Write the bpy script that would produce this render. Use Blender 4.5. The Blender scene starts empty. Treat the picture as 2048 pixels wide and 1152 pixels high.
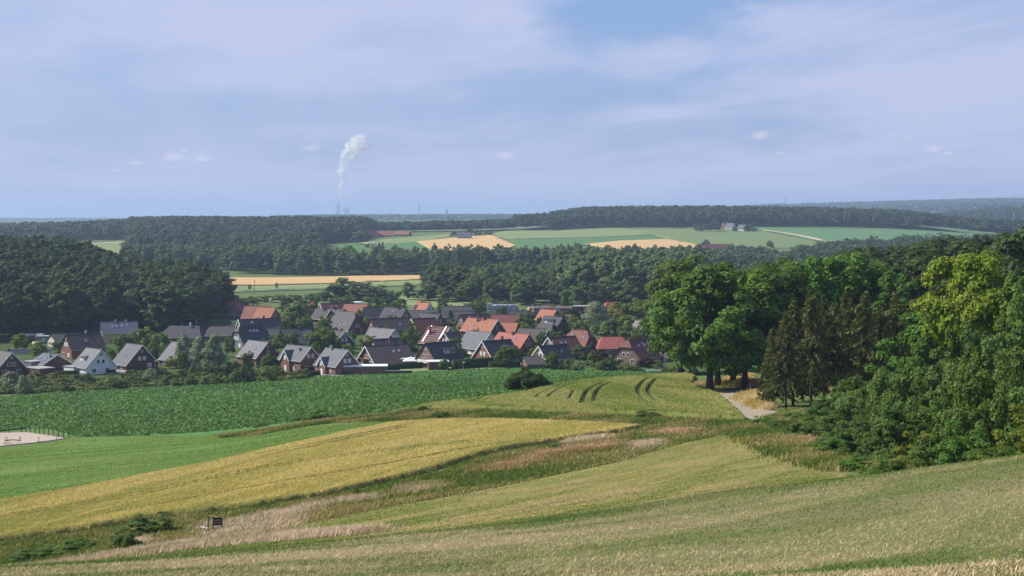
import bpy, bmesh, math, random
import numpy as np
from mathutils import Vector, Matrix
from mathutils.geometry import delaunay_2d_cdt

SC = bpy.context.scene
COL = SC.collection
R = math.radians
rnd = random.Random(11)
rng = np.random.default_rng(11)

# ---------------------------------------------------------------- camera, sky, sun, exposure
F, HZ, CX, CZ = 3000.0, 425.0, 1024.0, 60.0      # focal length (px of a 2048 frame), horizon row, centre column, eye height
cd = bpy.data.cameras.new('camera')
cam = bpy.data.objects.new('camera', cd); COL.objects.link(cam)
cd.sensor_width = 36.0; cd.lens = F/2048*36.0; cd.shift_y = -(576-HZ)/2048
cd.clip_start = 0.5; cd.clip_end = 90000
cam.location = (0, 0, CZ); cam.rotation_euler = (R(90), 0, 0)
SC.camera = cam
HAZE_D = 9.0e-5

SUN_AZ, SUN_EL = 79.0, 46.0                       # degrees left of the viewing direction, elevation
sl = bpy.data.lights.new('sun', 'SUN'); so = bpy.data.objects.new('sun', sl); COL.objects.link(so)
sl.energy = 5.0; sl.angle = R(0.53); sl.color = (1.0, 0.93, 0.80)
sd = Vector((-math.sin(R(SUN_AZ))*math.cos(R(SUN_EL)), math.cos(R(SUN_AZ))*math.cos(R(SUN_EL)), math.sin(R(SUN_EL))))
so.rotation_euler = sd.to_track_quat('Z', 'Y').to_euler()
so.location = (-400, 80, 420)

SC.view_settings.view_transform = 'Standard'
SC.view_settings.look = 'None'
SC.view_settings.exposure = 0.35
SC.view_settings.gamma = 1.0
cy = SC.cycles
cy.max_bounces = 5; cy.diffuse_bounces = 2; cy.glossy_bounces = 2; cy.transmission_bounces = 3
cy.volume_bounces = 4; cy.transparent_max_bounces = 4
cy.caustics_reflective = False; cy.caustics_refractive = False
cy.use_denoising = True

W = bpy.data.worlds.new('World'); SC.world = W; W.use_nodes = True

class NT:
    """small shorthand for building node trees"""
    def __init__(s, nt):
        s.nt = nt; nt.nodes.clear()
    def n(s, typ, ins=None, **kw):
        nd = s.nt.nodes.new(typ)
        for k, v in kw.items(): setattr(nd, k, v)
        for k, v in (ins or {}).items():
            if isinstance(v, bpy.types.NodeSocket): s.nt.links.new(v, nd.inputs[k])
            else: nd.inputs[k].default_value = v
        return nd
    def math(s, op, a, b=0.0, c=0.0, clamp=False):
        nd = s.n('ShaderNodeMath', {0: a, 1: b, 2: c}, operation=op); nd.use_clamp = clamp
        return nd.outputs[0]
    def mix(s, f, a, b, blend='MIX'):
        nd = s.n('ShaderNodeMix', data_type='RGBA', blend_type=blend)
        for sock, v in ((nd.inputs[0], f), (nd.inputs[6], a), (nd.inputs[7], b)):
            if isinstance(v, bpy.types.NodeSocket): s.nt.links.new(v, sock)
            else: sock.default_value = v if not isinstance(v, (tuple, list)) else (*v, 1)[:4]
        return nd.outputs[2]
    def noise(s, vec, scale, detail=3.0, rough=0.55, dist=0.0):
        nd = s.n('ShaderNodeTexNoise', {'Scale': scale, 'Detail': detail, 'Roughness': rough, 'Distortion': dist})
        if vec is not None: s.nt.links.new(vec, nd.inputs['Vector'])
        return nd.outputs[0]
    def ss(s, x, lo, hi):
        nd = s.n('ShaderNodeMapRange', {0: x, 1: lo, 2: hi, 3: 0.0, 4: 1.0}, interpolation_type='SMOOTHSTEP')
        return nd.outputs[0]
    def mapping(s, vec, rot=0.0, scale=(1, 1, 1), loc=(0, 0, 0)):
        if rot: vec = s.n('ShaderNodeMapping', {'Vector': vec, 'Rotation': (0, 0, rot)}).outputs[0]
        return s.n('ShaderNodeMapping', {'Vector': vec, 'Scale': scale, 'Location': loc}).outputs[0]
    def sep(s, v):
        return s.n('ShaderNodeSeparateXYZ', {0: v}).outputs
    def comb(s, x, y, z):
        return s.n('ShaderNodeCombineXYZ', {0: x, 1: y, 2: z}).outputs[0]

def build_world():
    t = NT(W.node_tree)
    sky = t.n('ShaderNodeTexSky', sky_type='NISHITA', sun_disc=False)
    sky.sun_elevation = R(SUN_EL); sky.sun_rotation = R(-SUN_AZ)
    sky.altitude = 150; sky.air_density = 1.0; sky.dust_density = 1.2; sky.ozone_density = 1.6
    d = t.n('ShaderNodeTexCoord').outputs['Generated']
    x, y, z = t.sep(d)
    # direction on a flat cloud deck high above: bands crowd together towards the horizon
    zz = t.math('ADD', t.math('MAXIMUM', z, 0.0), 0.06)
    u = t.math('DIVIDE', x, zz); v = t.math('DIVIDE', y, zz)
    p = t.comb(u, v, 0.0)
    wv = t.noise(t.mapping(p, R(12), (0.35, 0.16, 1)), 1.0, 2.0, 0.5)
    warp = t.n('ShaderNodeVectorMath', {0: p, 1: t.comb(wv, wv, 0.0)}, operation='ADD').outputs[0]
    n1 = t.noise(t.mapping(warp, R(8), (0.30, 0.22, 1), (SKYX, SKYY, 0)), 1.0, 5.0, 0.52, 0.4)
    n2 = t.noise(t.mapping(warp, R(-14), (0.9, 0.35, 1), (7.2, 1.1, 0)), 1.0, 8.0, 0.64, 1.0)
    az = t.math('DIVIDE', x, t.math('MAXIMUM', y, 0.05)); el = t.math('DIVIDE', z, t.math('MAXIMUM', y, 0.05))
    NZ = {}
    def jitter(js):
        js = 16.0 if js < 60 else 150.0
        if js not in NZ:
            NZ[js] = t.math('SUBTRACT', t.noise(t.comb(t.math('MULTIPLY', az, js), t.math('MULTIPLY', el, js*2.2), 0.0), 1.0, 4.0, 0.6), 0.5)
        return NZ[js]
    def blob(px, py, w, h, lo=1.0, hi=0.15, jit=0.0, js=40.0):
        a = t.math('DIVIDE', t.math('SUBTRACT', az, (px-CX)/F), w/F)
        b = t.math('DIVIDE', t.math('SUBTRACT', el, (HZ-py)/F), h/F)
        r = t.math('SQRT', t.math('ADD', t.math('MULTIPLY', a, a), t.math('MULTIPLY', b, b)))
        if jit:
            r = t.math('ADD', r, t.math('MULTIPLY', jitter(js), jit))
        return t.ss(r, lo, hi)
    cov = t.math('ADD', t.math('MULTIPLY', n1, 0.60), t.math('MULTIPLY', n2, 0.56))
    # holes in the high veil where the blue shows
    for (px, py, w, h, k) in ((1270, 40, 300, 62, 0.34), (1120, 178, 330, 60, 0.20), (790, 75, 230, 45, 0.16), (1560, 275, 260, 40, 0.12), (1500, -20, 260, 60, .2), (1180, 265, 240, 40, 0.10), (1650, 350, 600, 60, .05)):
        cov = t.math('SUBTRACT', cov, t.math('MULTIPLY', blob(px, py, w, h, 1.2, 0.2, 1.5, 16.0), k))
    for (px, py, w, h, k) in ((450, 60, 700, 120, 0.10), (1050, 45, 130, 40, 0.14), (1650, 60, 330, 60, 0.12), (500, 160, 500, 40, 0.07), (1900, 200, 500, 90, 0.05), (1180, 250, 260, 60, .08)):
        cov = t.math('ADD', cov, t.math('MULTIPLY', blob(px, py, w, h, 1.2, 0.1, 0.8, 14.0), k))
    m = t.math('MULTIPLY', t.ss(cov, 0.30, 0.72), VEIL)
    hz = t.ss(z, 0.075, 0.0)
    # high overhead (outside the picture) the veil thins out to deep clear blue
    up = t.ss(z, 0.17, 0.42)
    base = t.mix(t.math('MULTIPLY', hz, 0.5), t.mix(0.6, sky.outputs[0], SKYTINT), SKYHZ)
    base = t.mix(t.math('MULTIPLY', up, 0.75), base, (0.95, 1.75, 4.4))
    c = t.mix(t.math('MULTIPLY', m, t.math('SUBTRACT', 1.0, t.math('MULTIPLY', up, 0.8))), base, CLOUDCOL)
    # small fair-weather puffs low over the horizon, flat grey bases
    for (px, py, w, h) in ((345, 316, 26, 13), (368, 303, 9, 5), (405, 318, 24, 8), (1010, 313, 24, 10), (1520, 272, 20, 11), (1866, 301, 18, 8), (1898, 309, 12, 5), (270, 328, 20, 4), (232, 342, 14, 5), (1558, 309, 12, 4), (620, 298, 22, 7)):
        c = t.mix(t.math('MULTIPLY', blob(px, py-2, w, h, 1.15, 0.2, 1.9, 170.0), 0.42), c, (8.0, 7.9, 8.6))
        c = t.mix(t.math('MULTIPLY', blob(px+4, py+h*.75, w*.9, h*.42, 1.2, 0.2, 1.0, 150.0), 0.28), c, (3.9, 4.4, 6.3))
    for (px, py, w, h) in ((1315, 130, 38, 10), (1755, 89, 24, 6), (2005, 58, 18, 8), (1538, 236, 22, 5), (1600, 242, 14, 4), (800, 293, 28, 4), (895, 294, 20, 4), (1800, 280, 14, 8)):
        c = t.mix(t.math('MULTIPLY', blob(px, py, w, h, 1.25, 0.1, 1.3, 120.0), 0.42), c, (4.2, 4.7, 6.5))
    bg = t.n('ShaderNodeBackground', {0: c, 1: 0.083})
    out = t.n('ShaderNodeOutputWorld', {0: bg.outputs[0]})

SKYX, SKYY, VEIL = 3.1, 1.7, 0.92
SKYTINT, SKYHZ, CLOUDCOL = (2.4, 4.0, 7.9), (4.2, 5.1, 7.4), (5.35, 5.85, 8.0)
build_world()

# ---------------------------------------------------------------- terrain
STY = [2, 12, 28, 40, 55, 80, 110, 140, 180, 220, 260, 300, 350, 420, 520, 650, 800, 1000, 1300, 1600, 2000, 2400, 2700, 3200, 4500, 7000, 10000, 16000, 40000]
COLS = [-700, 0, 350, 700, 1050, 1200, 1400, 1750, 2048, 2750]
# heights relative to the eye: r = given as image row, plain = metres
def rw(*rows): return ('r', rows)
TZ = [
 [-1.9]*10,
 [-3.6, -3.45, -3.4, -3.35, -3.3, -3.25, -3.2, -3.1, -3.0, -2.7],
 rw(1165, 1150, 1145, 1140, 1133, 1130, 1125, 1105, 1085, 1030),
 rw(1190, 1140, 1115, 1088, 1064, 1054, 1040, 1003, 965, 890),
 rw(1210, 1150, 1115, 1081, 1042, 1022, 992, 953, 913, 820),
 rw(1200, 1158, 1120, 1086, 1052, 1032, 1004, 965, 932, 860),
 rw(1172, 1128, 1080, 1040, 1010, 998, 978, 952, 945, 890),
 rw(1100, 1052, 1020, 985, 955, 943, 925, 905, 890, 850),
 rw(1020, 978, 945, 905, 882, 876, 868, 850, 830, 790),
 rw(965, 928, 902, 862, 843, 836, 826, 810, 790, 740),
 rw(915, 888, 876, 838, 806, 798, 790, 775, 750, 700),
 rw(880, 860, 857, 822, 784, 773, 763, 745, 715, 660),
 [-50, -47.5, -47, -44, -39.9, -38.6, -37.8, -35.6, -32, -22],
 [-53, -52.2, -50.8, -49, -47.5, -46.6, -46.0, -36, -30, -20],
 [-55, -57.2, -56.7, -56.2, -54.9, -54.8, -54.4, -39, -33, -22],
 [-48, -56.5, -57, -57, -57, -57, -56, -41, -35, -24],
 [-30, -42, -52, -57, -57, -57, -56.5, -44, -40, -30],
 [-24, -35, -50, -57, -57, -57, -56.5, -50, -48, -40],
 [-35, -45, -54, -57, -57, -57, -57, -57, -57, -50],
 [-48, -52, -52, -52, -52, -53, -53, -56, -57, -57],
 [-48, -46, -42, -42, -42.5, -42.5, -43, -40, -40, -44],
 [-44, -40, -33, -32.5, -30, -28, -26.5, -28, -37, -40],
 [-46, -46, -33, -37, -29, -14, -13, -18, -44, -45],
 [-52, -52, -36, -38, -40, -28, -22, -30, -52, -50],
 [-60, -62, -62, -60, -58, -58, -55, -40, -6, 0],
 [-55, -45, -42, -32, -30, -30, -22, 2, 16, 20],
 [-70, -62, -62, -60, -60, -45, 5, 42, 64, 70],
 [-90, -88, -88, -88, -88, -80, -40, 0, 20, 20],
 [-120, -110, -100, -95, -95, -95, -90, -90, -90, -90],
]
TT = np.array([[-(r-HZ)/F*Y for r in row[1]] if isinstance(row, tuple) else row for Y, row in zip(STY, TZ)], float)

def pchip(x, y, xq):
    x = np.asarray(x, float); y = np.asarray(y, float)
    h = np.diff(x); d = np.diff(y, axis=0)/h[:, None]
    m = np.zeros_like(y)
    w1 = (2*h[1:]+h[:-1])[:, None]; w2 = (h[1:]+2*h[:-1])[:, None]
    a, b = d[:-1], d[1:]
    with np.errstate(divide='ignore', invalid='ignore'):
        mm = (w1+w2)/(w1/a+w2/b)
    m[1:-1] = np.where(a*b > 0, mm, 0.0)
    m[0] = d[0]; m[-1] = d[-1]
    i = np.clip(np.searchsorted(x, xq)-1, 0, len(x)-2)
    t = ((xq-x[i])/h[i])[:, None]; hh = h[i][:, None]
    t = np.clip(t, 0, 1)
    return (y[i]*(1+2*t)*(1-t)**2 + hh*m[i]*t*(1-t)**2 + y[i+1]*t*t*(3-2*t) + hh*m[i+1]*t*t*(t-1))

NY, NX = 1500, 300
LY = np.linspace(math.log(2.0), math.log(40000.0), NY)
PXS = np.linspace(-700, 2750, NX)
FINE = pchip(np.log(STY), TT, LY)
FINE = pchip(COLS, FINE.T, PXS).T            # (NY, NX)

def zrel(px, Y):
    px = np.clip(np.asarray(px, float), -700, 2750); Y = np.maximum(np.asarray(Y, float), 2.0)
    a = np.clip((np.log(Y)-LY[0])/(LY[1]-LY[0]), 0, NY-1.001); b = (px-PXS[0])/(PXS[1]-PXS[0])
    b = np.clip(b, 0, NX-1.001)
    i = a.astype(int); j = b.astype(int); fa = a-i; fb = b-j
    return (FINE[i, j]*(1-fa)*(1-fb)+FINE[i+1, j]*fa*(1-fb)+FINE[i, j+1]*(1-fa)*fb+FINE[i+1, j+1]*fa*fb)
def H(x, y):
    y = np.maximum(np.asarray(y, float), 2.0)
    return CZ + zrel(CX+F*np.asarray(x, float)/y, y)
def P(px, Y, dz=0.0):
    """world point on the ground in direction px at distance Y"""
    return Vector(((px-CX)/F*Y, Y, CZ+float(zrel(px, Y))+dz))
def G(px, row, y0=60, y1=12000):
    """distance of the ground seen at image position (px,row), looking from distance y0 on"""
    Y = np.exp(np.linspace(math.log(y0), math.log(y1), 3000))
    r = HZ - F*zrel(np.full(3000, px), Y)/Y
    k = np.argmax(r <= row)
    if r[k] > row: k = int(np.argmin(r))
    return float(Y[k])
def solveY(px, row, hgt, y0, y1):
    """distance at which something hgt metres above the ground shows at (px,row)"""
    Y = np.linspace(y0, y1, 3000)
    r = HZ - F*(zrel(np.full(3000, px), Y)+hgt)/Y
    k = np.argmax(r <= row)
    if r[k] > row: k = int(np.argmin(np.abs(r-row)))
    return float(Y[k])

# ---------------------------------------------------------------- objects
def props(o, label, cat=None, group=None, kind=None):
    if label: o['label'] = label
    if cat: o['category'] = cat
    if group: o['group'] = group
    if kind: o['kind'] = kind
    return o
def link(name, data=None, parent=None, loc=(0, 0, 0), rz=0.0, sc=None):
    o = bpy.data.objects.new(name, data); COL.objects.link(o)
    o.location = loc; o.rotation_euler = (0, 0, rz)
    if sc is not None: o.scale = sc if isinstance(sc, (tuple, list)) else (sc, sc, sc)
    if parent is not None: o.parent = parent
    return o
def np_mesh(name, V, Fc, mats, midx=None, smooth=False):
    V = np.ascontiguousarray(V, np.float32); Fc = np.ascontiguousarray(Fc, np.int32)
    n, k = Fc.shape
    me = bpy.data.meshes.new(name)
    me.vertices.add(len(V)); me.vertices.foreach_set('co', V.ravel())
    me.loops.add(n*k); me.loops.foreach_set('vertex_index', Fc.ravel())
    me.polygons.add(n); me.polygons.foreach_set('loop_start', np.arange(0, n*k, k, dtype=np.int32))
    for m in (mats if isinstance(mats, (list, tuple)) else [mats]): me.materials.append(m)
    if midx is not None: me.polygons.foreach_set('material_index', np.ascontiguousarray(midx, np.int32))
    if smooth: me.polygons.foreach_set('use_smooth', np.ones(n, bool))
    me.update(calc_edges=True); me.validate()
    return me

class MB:
    """collects simple solids; build() links them as ONE mesh object"""
    def __init__(s): s.v = []; s.f = []; s.m = []
    def add(s, verts, faces, mi=0):
        o = len(s.v); s.v += [tuple(v) for v in verts]; s.f += [[i+o for i in f] for f in faces]; s.m += [mi]*len(faces); return s
    def box(s, c, d, mi=0, M=None):
        x, y, z = c; a, b, h = d[0]/2, d[1]/2, d[2]/2
        vs = [(x+i*a, y+j*b, z+k*h) for k in (-1, 1) for j in (-1, 1) for i in (-1, 1)]
        if M is not None: vs = [M @ Vector(v) for v in vs]
        return s.add(vs, [(0, 2, 3, 1), (4, 5, 7, 6), (0, 1, 5, 4), (2, 6, 7, 3), (0, 4, 6, 2), (1, 3, 7, 5)], mi)
    def tube(s, pts, rads, n=7, mi=0, cap=True):
        o = len(s.v); pts = [Vector(p) for p in pts]
        for i, p in enumerate(pts):
            d = (pts[min(i+1, len(pts)-1)]-pts[max(i-1, 0)]).normalized()
            a = d.orthogonal().normalized() if abs(d.z) < .95 else Vector((1, 0, 0)); b = d.cross(a).normalized(); a = b.cross(d).normalized()
            r = rads[i] if isinstance(rads, (list, tuple)) else rads
            for k in range(n):
                t = 2*math.pi*k/n; s.v.append(tuple(p+a*math.cos(t)*r+b*math.sin(t)*r))
        for i in range(len(pts)-1):
            for k in range(n):
                s.f.append([o+i*n+k, o+i*n+(k+1) % n, o+(i+1)*n+(k+1) % n, o+(i+1)*n+k]); s.m.append(mi)
        if cap:
            s.f.append([o+k for k in range(n)][::-1]); s.m.append(mi)
            s.f.append([o+(len(pts)-1)*n+k for k in range(n)]); s.m.append(mi)
        return s
    def shell(s, verts, faces, t, mi=0):
        """sheet of faces thickened straight down by t"""
        n = len(verts); V = [Vector(v) for v in verts]
        edges = {}
        for f in faces:
            for a, b in zip(f, list(f[1:])+[f[0]]): edges[(a, b)] = 1
        side = [(a, b) for (a, b) in edges if (b, a) not in edges]
        allv = V+[v-Vector((0, 0, t)) for v in V]
        fs = [list(f) for f in faces]+[[i+n for i in f][::-1] for f in faces]+[[b, a, a+n, b+n] for a, b in side]
        return s.add(allv, fs, mi)
    def mesh(s, name, mats):
        me = bpy.data.meshes.new(name); me.from_pydata(s.v, [], s.f)
        for m in (mats if isinstance(mats, (list, tuple)) else [mats]): me.materials.append(m)
        me.polygons.foreach_set('material_index', s.m); me.update()
        return me
    def build(s, name, mats, parent=None, loc=(0, 0, 0), rz=0.0):
        me = s.mesh(name, mats)
        bm = bmesh.new(); bm.from_mesh(me); bmesh.ops.recalc_face_normals(bm, faces=bm.faces); bm.to_mesh(me); bm.free()
        return link(name, me, parent, loc, rz)

# ---------------------------------------------------------------- materials
def mat_nodes(name):
    m = bpy.data.materials.new(name); m.use_nodes = True
    return m, NT(m.node_tree)
def surf(t, col, rough=0.85, spec=0.25, bump=None, bstr=0.3, bdist=0.1, metal=0.0):
    b = t.n('ShaderNodeBsdfPrincipled', {'Roughness': rough, 'Specular IOR Level': spec, 'Metallic': metal})
    if isinstance(col, bpy.types.NodeSocket): t.nt.links.new(col, b.inputs['Base Color'])
    else: b.inputs['Base Color'].default_value = (*col, 1)
    if bump is not None:
        bp = t.n('ShaderNodeBump', {'Height': bump, 'Strength': bstr, 'Distance': bdist})
        t.nt.links.new(bp.outputs[0], b.inputs['Normal'])
    t.n('ShaderNodeOutputMaterial', {0: b.outputs[0]})
def plain(name, col, rough=0.8, spec=0.3, var=0.18, scale=1.5, metal=0.0):
    m, t = mat_nodes(name)
    p = t.n('ShaderNodeTexCoord').outputs['Object']
    n = t.noise(p, scale, 4.0); n2 = t.noise(p, scale*7, 2.0)
    k = t.math('ADD', t.math('MULTIPLY', n, 0.7), t.math('MULTIPLY', n2, 0.3))
    c = t.mix(t.ss(k, 0.3, 0.7), tuple(v*(1-var) for v in col), tuple(min(1, v*(1+var)) for v in col))
    surf(t, c, rough, spec, metal=metal)
    return m
def field_mat(name, ca, cb, cc, big=0.03, ang=0.0, stretch=4.0, fine=2.0, fk=0.5, row=0.0, rk=0.0, dirt=None, bstr=0.4, bdist=0.15, patch=None, wob=6.0):
    """ca/cb big soft patches drawn out along the drilling direction, cc fine grain, rows every `row` metres, dirt = bare patches"""
    m, t = mat_nodes(name)
    p = t.n('ShaderNodeTexCoord').outputs['Object']
    q = t.mapping(p, -ang, (1.0/stretch, 1.0, 1.0))      # x runs along the drilling direction
    n1 = t.noise(q, big, 4.0, 0.6, 0.6); n2 = t.noise(q, big*6, 4.0, 0.6)
    n3 = t.noise(t.mapping(p, -ang, (0.6, 1, 1)), fine, 3.0, 0.65); n4 = t.noise(p, fine*0.23, 3.0, 0.6)
    c = t.mix(t.ss(n1, 0.35, 0.65), ca, cb)
    c = t.mix(t.math('MULTIPLY', t.ss(n2, 0.42, 0.68), 0.6), c, t.mix(0.5, cb, cc))
    if patch is not None:
        c = t.mix(t.math('MULTIPLY', t.ss(t.noise(t.mapping(p, -ang, (0.5, 1, 1), (31, 7, 0)), big*2.2, 5.0, 0.62, 0.5), patch[1], patch[1]+0.12), patch[2]), c, patch[0])
    c = t.mix(t.math('MULTIPLY', t.ss(n3, 0.40, 0.72), fk), c, cc)
    if dirt is not None:
        c = t.mix(t.math('MULTIPLY', t.ss(n4, 0.56, 0.70), dirt[1]), c, dirt[0])
    if row:
        x, y, z = t.sep(t.mapping(p, -ang, (1, 1, 1)))
        yy = t.math('ADD', y, t.math('MULTIPLY', t.noise(q, 0.05, 2.0), wob))
        s_ = t.math('ABSOLUTE', t.math('SUBTRACT', t.math('FRACT', t.math('DIVIDE', yy, row)), 0.5))
        k = t.math('MULTIPLY', t.ss(s_, 0.44, 0.5), t.ss(n2, 0.25, 0.6))
        c = t.mix(t.math('MULTIPLY', k, rk), c, cc)
    h = t.math('ADD', t.math('MULTIPLY', n3, 0.7), t.math('MULTIPLY', n2, 1.2))
    surf(t, c, 0.95, 0.08, h, bstr, bdist)
    return m
def leaf_mat(name, ca, cb, cc=None, scale=0.09, trans=0.30, dead=None):
    m, t = mat_nodes(name)
    g = t.n('ShaderNodeNewGeometry'); oi = t.n('ShaderNodeObjectInfo')
    n = t.noise(g.outputs['Position'], scale, 3.0, 0.6)
    k = t.math('ADD', t.math('MULTIPLY', oi.outputs['Random'], 0.5), t.math('MULTIPLY', t.ss(n, 0.34, 0.66), 0.5))
    c = t.mix(t.ss(k, 0.1, 0.9), ca, cb)
    ri = g.outputs['Random Per Island']
    if cc is not None: c = t.mix(t.math('MULTIPLY', t.ss(ri, 0.55, 1.0), 0.55), c, cc)
    if dead is not None: c = t.mix(t.math('GREATER_THAN', ri, dead[1]), c, dead[0])
    v = t.math('ADD', 0.7, t.math('MULTIPLY', t.math('FRACT', t.math('MULTIPLY', ri, 17.31)), 0.6))
    hsv = t.n('ShaderNodeHueSaturation', {'Color': c, 'Value': v, 'Hue': t.math('ADD', 0.485, t.math('MULTIPLY', oi.outputs['Random'], 0.03))})
    c = hsv.outputs[0]
    b = t.n('ShaderNodeBsdfPrincipled', {'Base Color': c, 'Roughness': 0.6, 'Specular IOR Level': 0.14})
    tr = t.n('ShaderNodeBsdfTranslucent', {'Color': t.mix(0.4, c, (0.30, 0.34, 0.03))})
    mx = t.n('ShaderNodeMixShader', {0: trans, 1: b.outputs[0], 2: tr.outputs[0]})
    t.n('ShaderNodeOutputMaterial', {0: mx.outputs[0]})
    return m
def blade_mat(name, cols, scale=0.12, scale2=0.9, trans=0.25, wts=(0.35, 0.65), ang=R(50), stretch=.35, jit=.35):
    """three blade colours, chosen by soft ground patches and by the blade"""
    m, t = mat_nodes(name)
    g = t.n('ShaderNodeNewGeometry')
    n = t.noise(t.mapping(g.outputs['Position'], -ang, (stretch, 1, 1)), scale, 4.0, 0.6, 0.5); n2 = t.noise(g.outputs['Position'], scale2, 3.0, 0.6)
    ri = g.outputs['Random Per Island']
    k = t.math('ADD', t.math('ADD', t.ss(n, 0.32, 0.68), t.math('MULTIPLY', t.math('SUBTRACT', n2, 0.5), 0.7)), t.math('MULTIPLY', t.math('SUBTRACT', ri, 0.5), jit))
    cols = [tuple(min(.8, v*1.42) for v in q) for q in cols]
    c = t.mix(t.ss(k, wts[0]-0.13, wts[0]+0.13), cols[0], cols[1])
    c = t.mix(t.ss(k, wts[1]-0.13, wts[1]+0.13), c, cols[2])
    v = t.math('ADD', 0.65, t.math('MULTIPLY', t.math('FRACT', t.math('MULTIPLY', ri, 23.7)), 0.7))
    c = t.n('ShaderNodeHueSaturation', {'Color': c, 'Value': v}).outputs[0]
    b = t.n('ShaderNodeBsdfDiffuse', {'Color': c}); tr = t.n('ShaderNodeBsdfTranslucent', {'Color': c})
    t.n('ShaderNodeOutputMaterial', {0: t.n('ShaderNodeMixShader', {0: trans, 1: b.outputs[0], 2: tr.outputs[0]}).outputs[0]})
    return m
# ---------------------------------------------------------------- ground sheet and fields
M_GROUND = field_mat('meadow_ground', (0.075, 0.125, 0.035), (0.10, 0.155, 0.045), (0.15, 0.19, 0.07), big=0.02, stretch=1.5, fine=0.8, dirt=((0.16, 0.15, 0.07), 0.35))
def ground():
    ys = np.exp(np.linspace(math.log(2.0), math.log(40000.0), 520))
    px = np.concatenate([np.linspace(-9000, -900, 14), np.linspace(-700, 2750, 230), np.linspace(2950, 11000, 14)])
    A, B = np.meshgrid(px, ys)
    X = (A-CX)/F*B; Z = CZ+zrel(A, B)
    V = np.stack([X, B, Z], -1).reshape(-1, 3)
    n, m = len(ys), len(px)
    i, j = np.meshgrid(np.arange(n-1), np.arange(m-1), indexing='ij')
    a = (i*m+j).ravel()
    me = np_mesh('ground', V, np.stack([a, a+1, a+m+1, a+m], -1), M_GROUND, smooth=True)
    props(link('ground', me), 'rolling green farmland under the fields and the village', 'ground', kind='structure')
ground()

def smooth_line(pts, n=8):
    """Catmull-Rom through points (any dimension)"""
    p = [np.array(q, float) for q in pts]; p = [2*p[0]-p[1]]+p+[2*p[-1]-p[-2]]
    out = []
    for i in range(1, len(p)-2):
        for k in range(n):
            t = k/n
            out.append(0.5*((2*p[i])+(-p[i-1]+p[i+1])*t+(2*p[i-1]-5*p[i]+4*p[i+1]-p[i+2])*t*t+(-p[i-1]+3*p[i]-3*p[i+1]+p[i+2])*t**3))
    out.append(p[-2]); return out

def inside(poly, x, y):
    x = np.asarray(x, float); y = np.asarray(y, float); c = np.zeros(x.shape, bool)
    n = len(poly)
    for i in range(n):
        x1, y1 = poly[i]; x2, y2 = poly[(i+1) % n]
        if y1 == y2: continue
        k = ((y1 > y) != (y2 > y)) & (x < (x2-x1)*(y-y1)/(y2-y1)+x1)
        c ^= k
    return c

def lin(x, Y): return (x-CX)/F*Y

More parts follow.
